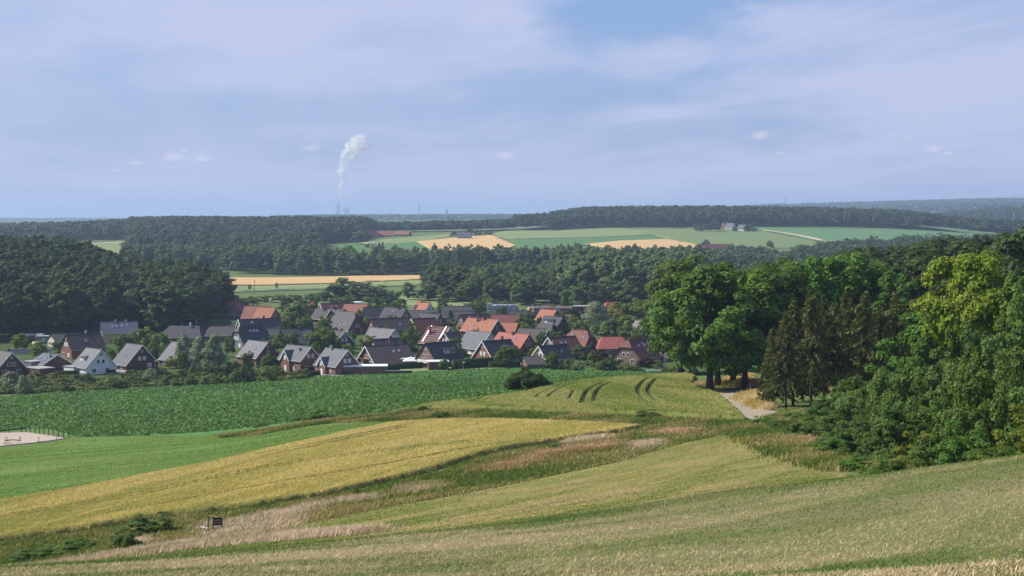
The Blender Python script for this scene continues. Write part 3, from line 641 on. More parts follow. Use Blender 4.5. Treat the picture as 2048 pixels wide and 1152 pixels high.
def house(label, rp, row, side, gw, wall='red', roof='dark', hr=8.6, th=None, half=0.0, pitch=46, he=None, y=(440, 1020), dY=0, sky=0, pv=None, chim=(), gwin=2, dorm=None, wing=None, barge=False, wwin=2, wdoor=None, blind=False, L=None, W=None, name='brick_house', cat='house', gable=None, ov=0.45, ant=0, loft=True, gdoor=False):
    pm = (rp[0]+rp[1])/2
    Y = solveY(pm, row, hr, *y)+dY
    th = R({'R': -46, 'L': 40, 'S': 7}[side] if th is None else th)
    k = Y/F
    L = L or min(24 if Y < 1200 else 60, max(6.5, (rp[1]-rp[0])*k/math.cos(th)))
    W = W or min(13 if Y < 1200 else 24, max(6.0, gw*k/max(.25, abs(math.sin(th)))))
    tp = math.tan(R(pitch))
    if he is None: he = max(2.3, hr-W/2*tp)
    tp = (hr-he)/(W/2); x, yy = lin(pm, Y), Y
    base = P(pm, Y)
    # lowest ground under the footprint
    zs = [float(H(x+a*L/2*math.cos(th)-b*W/2*math.sin(th), yy+a*L/2*math.sin(th)+b*W/2*math.cos(th))) for a in (-1, 1) for b in (-1, 1)]
    sink = base.z-min(zs)+.3
    root = link(name, None, None, base, th)
    props(root, label, cat, 'houses of the village' if Y < 1020 else 'farm buildings beyond the village')
    HOUSES.append((x, yy, L, W, th, Y))
    g = -1 if side == 'L' else 1
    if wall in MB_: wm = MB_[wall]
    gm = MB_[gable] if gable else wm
    a = half*(hr-he)/math.tan(R(58)) if half else 0.0       # ridge set back by the hip
    hk = hr-half*(hr-he); yk = half*W/2
    # walls, a little inside the roof
    t = .22; dz = t+.06
    w = MB()
    prof = [(-W/2, -sink), (W/2, -sink), (W/2, he-dz), (yk, hk-dz), (-yk, hk-dz), (-W/2, he-dz)] if half else [(-W/2, -sink), (W/2, -sink), (W/2, he-dz), (0, hr-dz), (-W/2, he-dz)]
    n = len(prof)
    vs = [(-L/2, p, z) for p, z in prof]+[(L/2, p, z) for p, z in prof]
    w.add(vs, [list(range(n))[::-1]], 1 if g < 0 else 0); w.add(vs, [[i+n for i in range(n)]], 1 if g > 0 else 0)
    w.add(vs, [[0, 1, n+1, n]]+[[1, 2, n+2, n+1], [n-1, 0, n, 2*n-1]], 0)
    if wing:
        wx, ww, wh, ext = wing
        wt = min(he-.2, wh-ww/2*1.05); y0_, y1_ = 0.0, -(W/2+ext)
        q = [(wx-ww/2, -sink), (wx+ww/2, -sink), (wx+ww/2, wt-dz), (wx, wh-dz), (wx-ww/2, wt-dz)]
        v2 = [(p, y1_, z) for p, z in q]+[(p, y0_, z) for p, z in q]
        w.add(v2, [[0, 1, 2, 3, 4], [0, 4, 9, 5], [1, 6, 7, 2]], 0)
    w.build('wall', [wm, gm], root)
    # roof
    o = ov; ez = he-o*tp; ye = W/2+o; xe = L/2+o
    if half: ya, za = (yk, hk) if half < 1 else (ye, ez)
    r = MB()
    if not half:
        V = [(-xe, 0, hr), (xe, 0, hr), (xe, -ye, ez), (-xe, -ye, ez), (xe, ye, ez), (-xe, ye, ez)]
        r.shell(V, [[0, 3, 2, 1], [0, 1, 4, 5]], t)
    elif half < 1:
        V = [(-xe+a+o, 0, hr), (xe-a-o, 0, hr), (xe, -ya, za), (xe, -ye, ez), (-xe, -ye, ez), (-xe, -ya, za), (xe, ya, za), (xe, ye, ez), (-xe, ye, ez), (-xe, ya, za)]
        r.shell(V, [[0, 5, 4, 3, 2, 1], [1, 6, 7, 8, 9, 0], [1, 2, 6], [0, 9, 5]], t)
    else:
        aa = min(a+o, xe-.3)
        V = [(-xe+aa, 0, hr), (xe-aa, 0, hr), (xe, -ye, ez), (-xe, -ye, ez), (xe, ye, ez), (-xe, ye, ez)]
        r.shell(V, [[0, 3, 2, 1], [1, 4, 5, 0], [1, 2, 4], [0, 5, 3]], t)
    r.box((0, 0, hr+.02), ((2*xe if not half else 2*(xe-a-o)), .3, .12))
    if wing:
        we = ww/2+.3; wtp = (wh-wt)/(ww/2); zz = wt-.3*wtp
        V = [(wx, y1_-.35, wh), (wx, 0, wh), (wx+we, y1_-.35, zz), (wx+we, 0, zz), (wx-we, y1_-.35, zz), (wx-we, 0, zz)]
        r.shell(V, [[0, 2, 3, 1], [0, 1, 5, 4]], .18)
    ro = r.build('roof', MR_[roof], root)
    sl = Vector((0, -1, -tp)).normalized(); nr = Vector((0, -tp, 1)).normalized()
    def on_roof(name, u, f, w_, h_, m, d=.12, side_=-1, parent=ro):
        c = Vector((u, -f*W/2, hr-f*(hr-he)))+nr*(d/2-.02)
        M = Matrix(((1, sl.x, nr.x, c.x), (0, sl.y, nr.y, c.y), (0, sl.z, nr.z, c.z), (0, 0, 0, 1)))
        b = MB(); b.box((0, 0, 0), (w_, h_, d), 0, M); return b.build(name, m, parent)
    if isinstance(sky, int): sky = [((i-(sky-1)/2)*1.9, .5) for i in range(sky)]
    for u, f in sky: on_roof('skylight', u, f, .95, 1.35, M_SKYL, .16)
    if pv:
        u, f, nx_, ny_ = pv
        for i in range(nx_):
            for j in range(ny_): on_roof('solar_panel', u+(i-(nx_-1)/2)*1.12, f+(j-(ny_-1)/2)*.30, 1.05, 1.65, M_PV, .10)
    if not chim and loft and Y < 1020 and len(HOUSES) % 3: chim = ((L*.18*(1 if len(HOUSES) % 2 else -1), .12, .55, 'dark' if len(HOUSES) % 4 else 'red'),)
    for c in chim:
        u, f, hh, mm = (list(c)+[.0, 1.1, 'dark'])[:4] if len(c) < 4 else c
        z0 = hr-abs(f)*(hr-he)-.5
        b = MB(); b.box((u, f*W/2, (z0+hr+hh)/2), (.75, .75, hr+hh-z0)); b.box((u, f*W/2, hr+hh+.07), (.95, .95, .14)); b.box((u, f*W/2, hr+hh+.26), (.4, .4, .26))
        b.build('chimney', MB_[mm] if mm in MB_ else MR_[mm], ro)
    if barge:
        b = MB()
        for gx in ((g,) if barge != 2 else (1, -1)):
            for s in (-1, 1):
                p0 = Vector((gx*(xe+.03), s*yk if half else 0, (hk if half else hr)-.12)); p1 = Vector((gx*(xe+.03), s*ye, ez-.12))
                d = (p1-p0); M = Matrix.Translation((p0+p1)/2) @ d.to_track_quat('X', 'Z').to_matrix().to_4x4()
                b.box((0, 0, 0), (d.length, .08, .34), 0, M)
        b.build('barge_board', M_BARGE, ro)
    # gutter along the visible eave
    b = MB(); b.tube([(-xe, -ye-.06, ez-.05), (xe, -ye-.06, ez-.05)], .07, 6); b.build('gutter', M_ZINC, ro)
    # windows of the visible gable
    org = Vector((g*L/2, 0, 0)); ux = Vector((0, g, 0)); un = Vector((g, 0, 0))
    if gwin:
        zt = he+ (hk-he)*.28 if loft else 0
        if loft and hr-he > 3:
            for i in range(gwin): window(root, org, ux, un, (i-(gwin-1)/2)*1.9, he+(hk-he)*.27, 1.0, 1.25, blind)
            if hr-he > 5.2 and not half: window(root, org, ux, un, 0, he+(hr-he)*.66, .7, .7)
        for i in range(2):
            if gdoor and i == 0: continue
            window(root, org, ux, un, (i-.5)*W*.46, 1.5, 1.5, 1.3, blind and i)
        if gdoor: face_box(root, 'door', M_DDOOR, org, ux, un, -.25*W, 1.05, 1.1, 2.1, .12, .06)
    org = Vector((0, -W/2, 0)); ux = Vector((1, 0, 0)); un = Vector((0, -1, 0))
    if he > 2.2 and not wing:
        for i in range(wwin): window(root, org, ux, un, (i-(wwin-1)/2)*L/(wwin+.6), 1.35, 1.25, 1.1)
        if wdoor is not None: face_box(root, 'door', M_DOOR if wdoor else M_DDOOR, org, ux, un, L*.36, 1.05, 1.1, 2.1, .12, .06)
    if wing:
        o2 = Vector((wx, y1_, 0))
        window(root, o2, ux, un, 0, wt+.7, 1.1, 1.3, True)
        d = face_box(root, 'door', M_DOOR, o2, ux, un, .3, 1.1, 1.3, 2.2, .12, .06)
        for i in (-1, 1):
            if abs(wx+i*(ww/2+1.4)) < L/2-.8: window(root, org, ux, un, wx+i*(ww/2+1.4), 1.35, 1.0, 1.2, i > 0)
        b = MB()
        for s in (-1, 1):
            p0 = Vector((wx, y1_-.40, wh-.12)); p1 = Vector((wx+s*we, y1_-.40, zz-.12)); d = p1-p0
            M = Matrix.Translation((p0+p1)/2) @ d.to_track_quat('X', 'Z').to_matrix().to_4x4(); b.box((0, 0, 0), (d.length, .08, .30), 0, M)
        b.build('barge_board', M_BARGE, ro)
    if dorm:
        u, dw, f0, mm, nwin = dorm               # along ridge, width, height share of its eave, cladding, windows
        zb = hr-f0*(hr-he)-.2; yb = -f0*W/2; hgt = 1.75; ztop = zb+hgt; yt = -(hr-ztop)/tp
        b = MB()
        b.add([(u-dw/2, yb, zb), (u+dw/2, yb, zb), (u+dw/2, yb, ztop), (u-dw/2, yb, ztop), (u-dw/2, yt+.4, ztop), (u+dw/2, yt+.4, ztop)], [[0, 1, 2, 3], [0, 3, 4], [1, 5, 2]])
        do = b.build('dormer', MB_[mm], root)
        b = MB(); b.shell([(u-dw/2-.3, yb-.35, ztop+.02), (u+dw/2+.3, yb-.35, ztop+.02), (u+dw/2+.3, yt+.9, ztop+.5), (u-dw/2-.3, yt+.9, ztop+.5)], [[0, 1, 2, 3]], .15)
        b.build('dormer_roof', MR_[roof], do)
        for i in range(nwin):
            f = window(do, Vector((u, yb, 0)), Vector((1, 0, 0)), Vector((0, -1, 0)), (i-(nwin-1)/2)*dw/nwin, zb+.95, min(1.2, dw/nwin-.4), 1.0, i == 0)
    if ant:
        b = MB(); zt = hr+2.6; b.tube([(ant, 0, hr-.2), (ant, 0, zt)], .05, 5)
        for q in range(3): b.box((ant, 0, zt-.15-q*.35), (.05, 1.3-.25*q, .05))
        b.build('aerial', M_ZINC, ro)
    return root, L, W, he, hr

# front row, from the field side
house('dark brick gabled house at the far end of the front row beside flat terrace', (-14, 31), 702, 'R', 46, 'dark', 'gbrown', 8.4, gwin=2, barge=True)
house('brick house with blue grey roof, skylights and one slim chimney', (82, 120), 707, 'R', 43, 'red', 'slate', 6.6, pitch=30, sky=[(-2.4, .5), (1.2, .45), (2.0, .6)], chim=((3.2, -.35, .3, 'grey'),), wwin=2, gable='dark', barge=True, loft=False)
house('white rendered house with grey roof and dormer', (168, 207), 697, 'R', 46, 'white', 'lgrey', 8.8, gwin=2, dorm=(-.8, 2.6, .72, 'white', 1), wwin=1, wdoor=1, barge=True, name='rendered_house')
house('red brick house with sunlit gable and dark brown roof behind the white house', (139, 193), 667, 'L', 34, 'red', 'brown', 9.4, gwin=2, blind=True, sky=1, chim=((1.5, .1, .8, 'grey'),), barge=False)
house('low bungalow with pale gable tucked under the dark forest', (108, 152), 667, 'L', 22, 'cream', 'brown', 5.4, pitch=28, gwin=1, loft=False, name='bungalow', dY=0)
house('long slate blue roofed house with a sunlit ochre end at the forest edge', (206, 270), 643, 'L', 15, 'yellow', 'slate', 9.2, th=20, W=10, pitch=42, sky=[(-3, .45), (-1.2, .4), (1, .42), (3.6, .3)], chim=((-1.5, 0, .5, 'grey'), (3, 0, .5, 'grey')), wwin=3)
house('dark brick house with big plain grey roof and one skylight in the front row', (250, 289), 688, 'R', 53, 'dark', 'grey', 9.0, gwin=2, sky=1, barge=True, wwin=2, blind=True, gdoor=True)
house('grey roofed house half hidden behind silvery willows', (340, 384), 685, 'R', 44, 'dark', 'grey', 8.6, sky=[(1, .7), (2.4, .7)], wwin=2)
house('dark hipped roof house with white topped chimneys near the forest', (350, 388), 651, 'S', 40, 'brown', 'dark', 7.0, th=-8, half=1.0, W=13, L=19, pitch=34, chim=((-1.5, .1, 1.0, 'dark'), (3.0, -.15, 1.0, 'white')), wwin=3, ant=5.5, ov=.6)
house('low brick house with pale grey hipped roof above the willows', (424, 466), 652, 'S', 34, 'red', 'gbrown', 6.6, th=12, half=1.0, W=11, L=15, pitch=33, chim=((4.5, 0, .6, 'grey'),), ov=.6)
house('slate clad house with black half hipped roof covered in solar panels', (477, 525), 651, 'L', 34, 'slate', 'black', 9.4, half=.35, pitch=48, gwin=2, blind=True, sky=[(-1.2, .35), (.6, .35), (2.2, .35)], pv=(0, .66, 4, 1), name='slate_house')
HE = house('black roofed house with a glazed white trimmed gable in the second row', (482, 556), 637, 'L', 16, 'cream', 'black', 9.8, th=30, sky=[(-4, .4)], pv=(-1.5, .4, 4, 1), chim=((2, .05, .9, 'dark'),), gwin=1, barge=True)
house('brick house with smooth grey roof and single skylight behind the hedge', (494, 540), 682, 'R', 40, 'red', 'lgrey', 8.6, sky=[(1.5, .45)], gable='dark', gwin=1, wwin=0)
house('brick house with grey roof and white trimmed cross gable by the round hedge tree', (572, 625), 691, 'R', 35, 'red', 'grey', 9.0, wing=(-1.2, 5.0, 7.6, 1.0), barge=True, gwin=2, blind=True, chim=((2.5, -.3, -1.0, 'dark'),))
house('brick house with grey roof, small cross gable and slim chimney next to the long garage', (650, 697), 697, 'R', 42, 'red', 'grey', 8.8, wing=(-.6, 4.4, 6.2, 1.2), barge=True, gwin=2, blind=True, chim=((-2.4, -.1, .6, 'grey'),))
HA = house('wide dark brown house with timber gable and orange awning', (736, 810), 690, 'L', 44, 'wood', 'brown', 7.6, th=33, pitch=42, sky=[(1.5, .42), (3.8, .40)], gwin=2, chim=((2.0, .15, 1.6, 'dark'),), barge=True, ov=.8)
house('dark roofed house with reddish gable peeping over the wide brown house', (748, 797), 677, 'L', 20, 'red', 'brown', 9.0, th=35, gwin=1)
HBc = house('brown brick house with black roof, grey dormer and white balcony', (853, 905), 684, 'L', 50, 'brown', 'black', 8.8, th=42, dorm=(1.8, 5.2, .62, 'slate', 2), gwin=2, chim=((.5, 0, .7, 'dark'),), ant=2.5)
house('sunlit red brick house with plain gable and dark roof behind clipped hedges', (966, 1020), 680, 'L', 43, 'red', 'dark', 8.8, dorm=(2.0, 3.2, .6, 'slate', 2), gwin=2, blind=True, chim=((3.2, .1, .9, 'dark'),), barge=True, loft=True)
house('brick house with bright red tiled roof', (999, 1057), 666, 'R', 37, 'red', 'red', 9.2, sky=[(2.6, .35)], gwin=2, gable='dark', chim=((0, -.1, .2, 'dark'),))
house('white gabled house with grey roof left of the bright red roof', (935, 980), 663, 'R', 42, 'white', 'grey', 8.8, gwin=1, barge=True, name='rendered_house')
house('cream gabled house with dark roof and chimney near the field edge', (1078, 1132), 690, 'L', 30, 'cream', 'dark', 8.0, gwin=2, chim=((.5, .1, .9, 'grey'),), sky=[(2.5, .5)], barge=True)
house('maroon roofed house with white trimmed gable above the cream house', (1097, 1150), 673, 'L', 40, 'brown', 'maroon', 8.4, th=38, sky=[(-2, .35), (.2, .35)], gwin=1, barge=True)
house('broad half hipped rust roofed house with two skylights and red chimneys', (1138, 1181), 660, 'R', 36, 'dark', 'rust', 9.4, th=-30, half=.4, sky=[(-2.2, .3), (3.0, .38)], chim=((.5, .05, .7, 'red'), (1.8, .05, .7, 'red')), wwin=3)
house('low orange red hipped roof house behind the plum bushes', (1212, 1236), 673, 'S', 34, 'brown', 'red', 7.0, half=1.0, W=11, L=13, pitch=36, chim=((0, .1, .8, 'dark'),))
house('brown house with half hipped rust roof facing the field beside the oak', (1254, 1292), 677, 'L', 54, 'brown', 'maroon', 9.2, th=52, half=.42, sky=[(-1.8, .35), (1.4, .3), (2.8, .62), (1.6, .62)], gwin=2, blind=False, W=12.5, L=14)
house('grey roofed brick bungalow half hidden by the big oak', (1302, 1342), 686, 'S', 26, 'red', 'grey', 6.8, th=-20, W=10, wwin=2, wdoor=1, name='bungalow')
# second row and behind
house('large half hipped barn roofed house with two bright skylights', (671, 716), 623, 'R', 33, 'dark', 'gbrown', 10.4, th=-33, half=.30, pitch=50, sky=[(.3, .72), (2.6, .72)], gwin=2, blind=False, W=14)
HD = house('little dark house with steep front gable and white triangular window frame', (662, 690), 661, 'R', 38, 'dark', 'brown', 7.6, gwin=2, blind=True, barge=True)
house('white gabled house with pale grey roof and dark chimney in the village middle', (740, 790), 656, 'R', 37, 'white', 'slate', 8.6, gwin=1, chim=((-1.8, .0, .7, 'dark'),), barge=True, name='rendered_house')
house('house with long very dark brown roof right of the barn roofed house', (752, 806), 636, 'L', 20, 'red', 'brown', 10.0, th=30, gwin=1, sky=[(4.0, .6)], L=18)
HCc = house('brick house with deep red roof and small white balcony', (825, 868), 636, 'L', 25, 'red', 'maroon', 9.0, th=34, gwin=2, barge=True)
house('dark grey roofed house with chimney in the rear row by the round trees', (769, 812), 615, 'R', 20, 'red', 'dark', 9.0, th=-30, sky=[(-.2, .35)], chim=((2.4, -.1, .6, 'dark'),), gwin=2)
house('house with black roof between rust roof and grey roof in the rear row', (728, 768), 614, 'S', 20, 'dark', 'black', 8.8, W=9, gwin=1)
house('dark roofed house with twin chimneys by the garden trees', (632, 662), 617, 'R', 22, 'dark', 'dark', 9.0, th=-38, chim=((1.5, -.2, .8, 'dark'),), gwin=1, barge=True)
house('narrow dark roofed house squeezed beside the barn roofed house', (664, 692), 618, 'R', 18, 'dark', 'dark', 8.6, th=-38, chim=((-2.5, -.1, .8, 'dark'),), gwin=1)
house('maroon roofed house with pale trimmed gable in the rear row', (643, 684), 606, 'L', 16, 'cream', 'maroon', 9.0, th=28, gwin=1, barge=True, sky=[(-1, .4), (2, .4)])
house('rust tiled house in the rear row below the white shed', (690, 735), 608, 'R', 14, 'red', 'rust', 8.6, th=-20, gwin=1)
house('house with glowing orange roof beside the garden trees', (516, 551), 615, 'R', 10, 'red', 'orange', 8.6, th=-24, gwin=1, W=11)
house('dark red roofed house left of the glowing orange roof', (490, 540), 612, 'S', 22, 'red', 'rust', 8.6, th=-12, W=11, gwin=1, pv=None, sky=[(1.2, .5)])
house('brown roofed house with white window in its gable at the forest end', (455, 482), 602, 'L', 22, 'brown', 'maroon', 8.6, th=42, gwin=1, blind=True)
house('small orange roof showing above the forest end of the village', (441, 459), 596, 'S', 12, 'red', 'orange', 7.5, W=8, L=9, gwin=0)
house('rambling dark house with red chimney, skylights and small dormers', (566, 620), 657, 'S', 36, 'brown', 'dark', 7.6, th=14, W=12, sky=[(-3.4, .5), (-2.0, .5)], chim=((-7.2, -.4, 1.0, 'red'), (1.0, 0, .8, 'dark')), dorm=(4.2, 4.0, .6, 'slate', 2), wwin=3)
house('small red roofed house with white gable at the back edge of the village', (836, 856), 605, 'R', 17, 'white', 'orange', 8.8, th=-38, gwin=1, W=8, L=9, name='rendered_house', pv=(-3.2, .6, 2, 2))
house('long low pinkish roof in front of the small white gabled house', (818, 874), 620, 'S', 14, 'cream', 'gbrown', 6.0, th=4, W=9, pv=(5, .5, 5, 1), gwin=0, name='long_house')
house('long dull grey brown roof at the back left of the netted building site', (884, 942), 612, 'S', 16, 'brown', 'gbrown', 8.2, th=5, W=10, gwin=1, name='long_house')
house('brick gabled house with dark roof beside the deep red roof', (841, 880), 627, 'R', 26, 'brown', 'dark', 9.0, th=-40, gwin=2)
house('grey roofed house between orange tiles and the long rear roof', (897, 947), 622, 'S', 16, 'brown', 'gbrown', 7.6, th=3, W=10, sky=[(1, .4)], gwin=0)
house('dark roofed house with red edged gable behind the orange tiled house', (922, 974), 628, 'L', 20, 'red', 'brown', 9.2, th=33, gwin=2, sky=[(-3, .3)])
house('house with large orange tiled roof and pale verge board', (936, 995), 637, 'R', 30, 'dark', 'orange', 9.6, th=-42, sky=[(-3, .55)], chim=((-2, -.25, .8, 'red'), (1.4, -.1, 1.0, 'dark')), barge=True, gwin=1)
house('small orange roofed annexe right of the large orange roof', (1002, 1035), 645, 'R', 10, 'dark', 'orange', 7.4, th=-25, W=9, gwin=1, ant=-1.0)
house('house with long plain maroon roof behind the orange annexe', (984, 1040), 629, 'S', 18, 'brown', 'maroon', 8.8, th=-12, W=11, gwin=1)
house('dark grey roofed house in front of the netted building site', (1020, 1058), 621, 'S', 14, 'dark', 'dark', 8.0, th=-8, W=10, gwin=1)
house('brick house with small orange roof in front of the scaffolded shell', (1083, 1112), 619, 'R', 24, 'dark', 'orange', 9.0, th=-42, gwin=1, blind=True, barge=False)
house('tall dark slate house with white dormer windows', (1090, 1124), 633, 'R', 34, 'dark', 'dark', 10.4, th=-42, dorm=(-.4, 4.6, .5, 'white', 3), gwin=0, wwin=3)
house('dark roofed house with white verge board behind the maroon roof', (1040, 1094), 657, 'R', 14, 'brown', 'brown', 8.0, th=-28, W=10, gwin=1, barge=True)
house('brick house with steep white trimmed front gable near the orange tiled house', (893, 912), 664, 'L', 22, 'red', 'brown', 7.6, th=50, W=8, L=8, gwin=2, blind=True, barge=True)
house('brick house with orange roof at the edge of the valley trees', (1208, 1238), 603, 'L', 9, 'red', 'orange', 8.8, th=20, half=.4, W=12, gwin=1)
house('pale gabled house hidden among garden trees behind the oak', (1276, 1290), 641, 'R', 22, 'white', 'lgrey', 8.0, gwin=1, name='rendered_house')
house('plain low house with pinkish roof at the paddock edge', (597, 620), 603, 'S', 12, 'brown', 'rust', 7.0, W=8, L=10, chim=((1.2, 0, .7, 'dark'),), gwin=0)

def flat_building(name, label, px, row, w, d, h, th, wall, cat, top='grey', door=None, y=(440, 1020), overhang=.2, win=0, dY=0, base=None):
    Y = (solveY(px, row, h, *y) if base is None else base)+dY
    p = P(px, Y); root = link(name, None, None, p, R(th)); props(root, label, cat)
    b = MB(); b.box((0, 0, h/2-.4), (w, d, h+.5)); b.build('wall', MB_.get(wall, wall), root)
    b = MB(); b.box((0, 0, h+.0), (w+2*overhang, d+2*overhang, .24)); b.box((0, 0, h+.13), (w+2*overhang-.5, d+2*overhang-.5, .06)); b.build('roof', MB_[top] if top in MB_ else MR_[top], root)
    f = Vector((0, -d/2, 0)); ux = Vector((1, 0, 0)); un = Vector((0, -1, 0))
    if door:
        face_box(root, 'garage_door' if door == 'g' else 'door', M_DOOR, f+Vector((0, 0, 0)), ux, un, -w*.3 if w > 6 else 0, 1.1, min(w*.8, 2.6), 2.2, .1, .05)
    for i in range(win): window(root, f, ux, un, (i-(win-1)/2)*w/(win+.4)+.6, h*.55, 1.0, 1.0, True)
    return root
g = flat_building('garage', 'long flat roofed brick garage beside the parked dark car', 731, 731, 15, 6.5, 3.0, 4, 'red', 'garage', 'white')
face_box(g, 'garage_door', M_DOOR, Vector((-7.5, 0, 0)), Vector((0, -1, 0)), Vector((-1, 0, 0)), 0, 1.15, 2.7, 2.3, .1, .05)
flat_building('garage', 'small brown brick garage with white window beside the white tent', 876, 722, 7, 6, 3.2, 8, 'dark', 'garage', 'white', win=1)
flat_building('carport', 'flat roofed white carport beside the wide brown house', 835, 716, 12, 6, 2.7, 6, 'wood', 'carport', 'white')
flat_building('garage', 'low brown annexe in front of the blue grey roofed house', 80, 735, 9, 6, 2.8, -40, 'dark', 'garage', 'grey')
flat_building('garage', 'square slatted annexe beside the dark brick gabled house', 68, 722, 5, 5, 4.2, -42, 'slate', 'annexe', 'grey')
flat_building('carport', 'white framed carport left of the white house', 152, 732, 6, 6, 2.6, -40, 'white', 'carport', 'grey')
flat_building('shed', 'dark timber shed with pale framed opening under the forest', 62, 669, 10, 6, 3.4, 6, 'wood', 'shed', 'grey')
flat_building('shed', 'grey shed with pale frame beside the dark timber shed', 87, 672, 6, 5, 3.2, 6, 'slate', 'shed', 'grey', win=1)
flat_building('shed', 'white flat roofed shed behind the rust tiled house', 697, 604, 16, 8, 4.0, -10, 'white', 'shed', 'white')
flat_building('apartment_block', 'flat dark brick block left of the orange roof by the valley trees', 1168, 612, 11, 9, 7.0, -10, 'dark', 'building', 'grey', win=2)
flat_building('garden_terrace', 'pale flat terrace wall below the dark brick gabled house', 28, 741, 22, 3, 1.2, -12, 'grey', 'terrace', 'white')
flat_building('garden_wall', 'low concrete wall below the yellow tank', 62, 698, 16, .5, 2.0, 4, 'grey', 'wall', 'grey')
flat_building('garden_wall', 'long low brick garden wall right of the flat garage', 798, 741, 9, .5, 1.2, 3, 'dark', 'wall', 'grey', base=518)
flat_building('workshop_hall', 'long low hall with pale flat roof among the valley trees', 1029, 546, 34, 16, 6, 6, 'grey', 'hall', 'white', y=(1000, 1400))
flat_building('garden_wall', 'low cream garden wall below the grey roofed bungalow by the big oak', 1308, 741, 4.5, .4, 1.0, 0, 'cream', 'wall', 'white')
flat_building('site_hut', 'yellow site hut beside the rear village trees', 940, 606, 7, 5, 3.5, -8, M_WOODL, 'hut', 'yellow')
# lean-to in front of the cream house
house('low lean to with plain grey roof in front of the cream gabled house', (1058, 1092), 712, 'S', 20, 'brown', 'gbrown', 4.4, W=9, th=16, L=10, gwin=0, wwin=1, name='garden_house', cat='outbuilding', pitch=30)

# glazed roof house: brick house with a silver roof frame
r_, L_, W_, he_, hr_ = house('brick house with silver framed glass strips across its roof', (862, 895), 653, 'R', 36, 'red', 'maroon', 8.8, th=-38, gwin=2, barge=True, name='brick_house', chim=((-2.5, -.5, .2, 'red'),), L=11)
tp_ = (hr_-he_)/(W_/2)
b = MB()
for i in range(7):
    f = .08+i*.14; b.box((0, -f*W_/2-.12, hr_-f*(hr_-he_)+.22), (L_*.72, .22, .16))
for s in (-1, 1):
    p0 = Vector((s*L_*.37, -.05, hr_+.2)); p1 = Vector((s*L_*.37, -W_/2, he_+.2)); d = p1-p0
    b.box((0, 0, 0), (d.length, .3, .16), 0, Matrix.Translation((p0+p1)/2) @ d.to_track_quat('X', 'Z').to_matrix().to_4x4())
b.build('glazing_frame', M_ALU, r_)

# extras on the gables
def gable_box(h, side, name, mat, u, z, w, hh, d, off, tilt=0.0):
    r, L, W_, he, hr = h; g = -1 if side == 'L' else 1
    b = MB(); b.box((0, 0, 0), (w, d, hh), 0, Matrix.Translation((g*(L/2+off), g*u, z)) @ Matrix.Rotation(R(-90*g if g < 0 else 90), 4, 'Z') @ Matrix.Rotation(R(tilt), 4, 'X'))
    return b.build(name, mat, r)
gable_box(HA, 'L', 'awning', plain('orange_cloth', (.50, .17, .07), .9), -1.2, 2.9, 5.2, .12, 1.9, 1.0, 18)
for h_, w_, u_ in ((HBc, 5.4, -.6), (HCc, 3.0, .4)):
    gable_box(h_, 'L', 'balcony', M_FRAME, u_, h_[3]-.5, w_, .18, 1.3, .65)
    gable_box(h_, 'L', 'balcony_rail', M_FRAME, u_, h_[3]+.15, w_, .95, .08, 1.28)
def tri_frame(h, side, zlo, frac):
    r, L, W_, he, hr = h; g = -1 if side == 'L' else 1; x = g*(L/2+.06); zt = hr-.75; hw = (hr-zlo)/(hr-he)*W_/2*frac
    b = MB()
    for p0, p1 in (((0, zt), (hw, zlo)), ((0, zt), (-hw, zlo)), ((-hw, zlo), (hw, zlo)), ((0, zt), (0, zlo))):
        a_ = Vector((x, p0[0], p0[1])); c_ = Vector((x, p1[0], p1[1])); d_ = c_-a_
        b.box((0, 0, 0), (d_.length, .10, .18), 0, Matrix.Translation((a_+c_)/2) @ d_.to_track_quat('X', 'Z').to_matrix().to_4x4())
    f = b.build('window_frame', M_FRAME, r)
    b = MB(); b.add([(x-g*.02, 0, zt), (x-g*.02, hw, zlo), (x-g*.02, -hw, zlo)], [[0, 1, 2]]); b.build('pane', M_GLASS, f)
tri_frame(HD, 'R', HD[3]+2.5, .62); tri_frame(HE, 'L', HE[3]+1.8, .7)
# building sites -----------------------------------------------------------
def site(label, px, row, w, d, h, th, wall, net):
    Y = solveY(px, row, h, 500, 1020); root = link('building_shell', None, None, P(px, Y), R(th)); props(root, label, 'building site')
    b = MB(); b.box((0, 0, h/2-.3), (w, d, h)); b.build('wall', wall, root)
    s = MB()
    for sx in np.linspace(-w/2-.9, w/2+.9, max(4, int(w/2.2))):
        s.tube([(sx, -d/2-1.1, -.5), (sx, -d/2-1.1, h+1.2)], .07, 5)
        s.tube([(sx, -d/2-.3, -.5), (sx, -d/2-.3, h+1.0)], .07, 5)
    for sy in np.linspace(-d/2-.9, d/2, 4): s.tube([(-w/2-1.1, sy, -.5), (-w/2-1.1, sy, h+1.2)], .07, 5)
    for z in np.arange(1.9, h+1.2, 1.9):
        s.box((0, -d/2-.7, z), (w+2, .8, .12)); s.box((0, -d/2-1.14, z+1.0), (w+2, .06, .08)); s.box((-w/2-.7, 0, z), (.8, d, .12)); s.box((-w/2-1.14, 0, z+1), (.06, d, .08))
    s.build('scaffold', M_ALU, root)
    b = MB()
    for k, (sx, sw) in enumerate([(i, w/6) for i in np.linspace(-w/2, w/2, 6)]):
        for z in np.arange(.95, h, 1.9):
            if rnd.random() < net: b.box((sx, -d/2-1.22, z), (sw*.86, .03, 1.5))
    if b.v: b.build('debris_net', M_SCREEN, root)
    return root
site('scaffolded new building behind blue grey netting', 1006, 609, 13, 10, 7.2, -12, M_SCREEN, .7)
r2 = site('long scaffolded brick shell behind the small orange roof', 1108, 613, 21, 9, 6.2, -4, MB_['red'], .25)
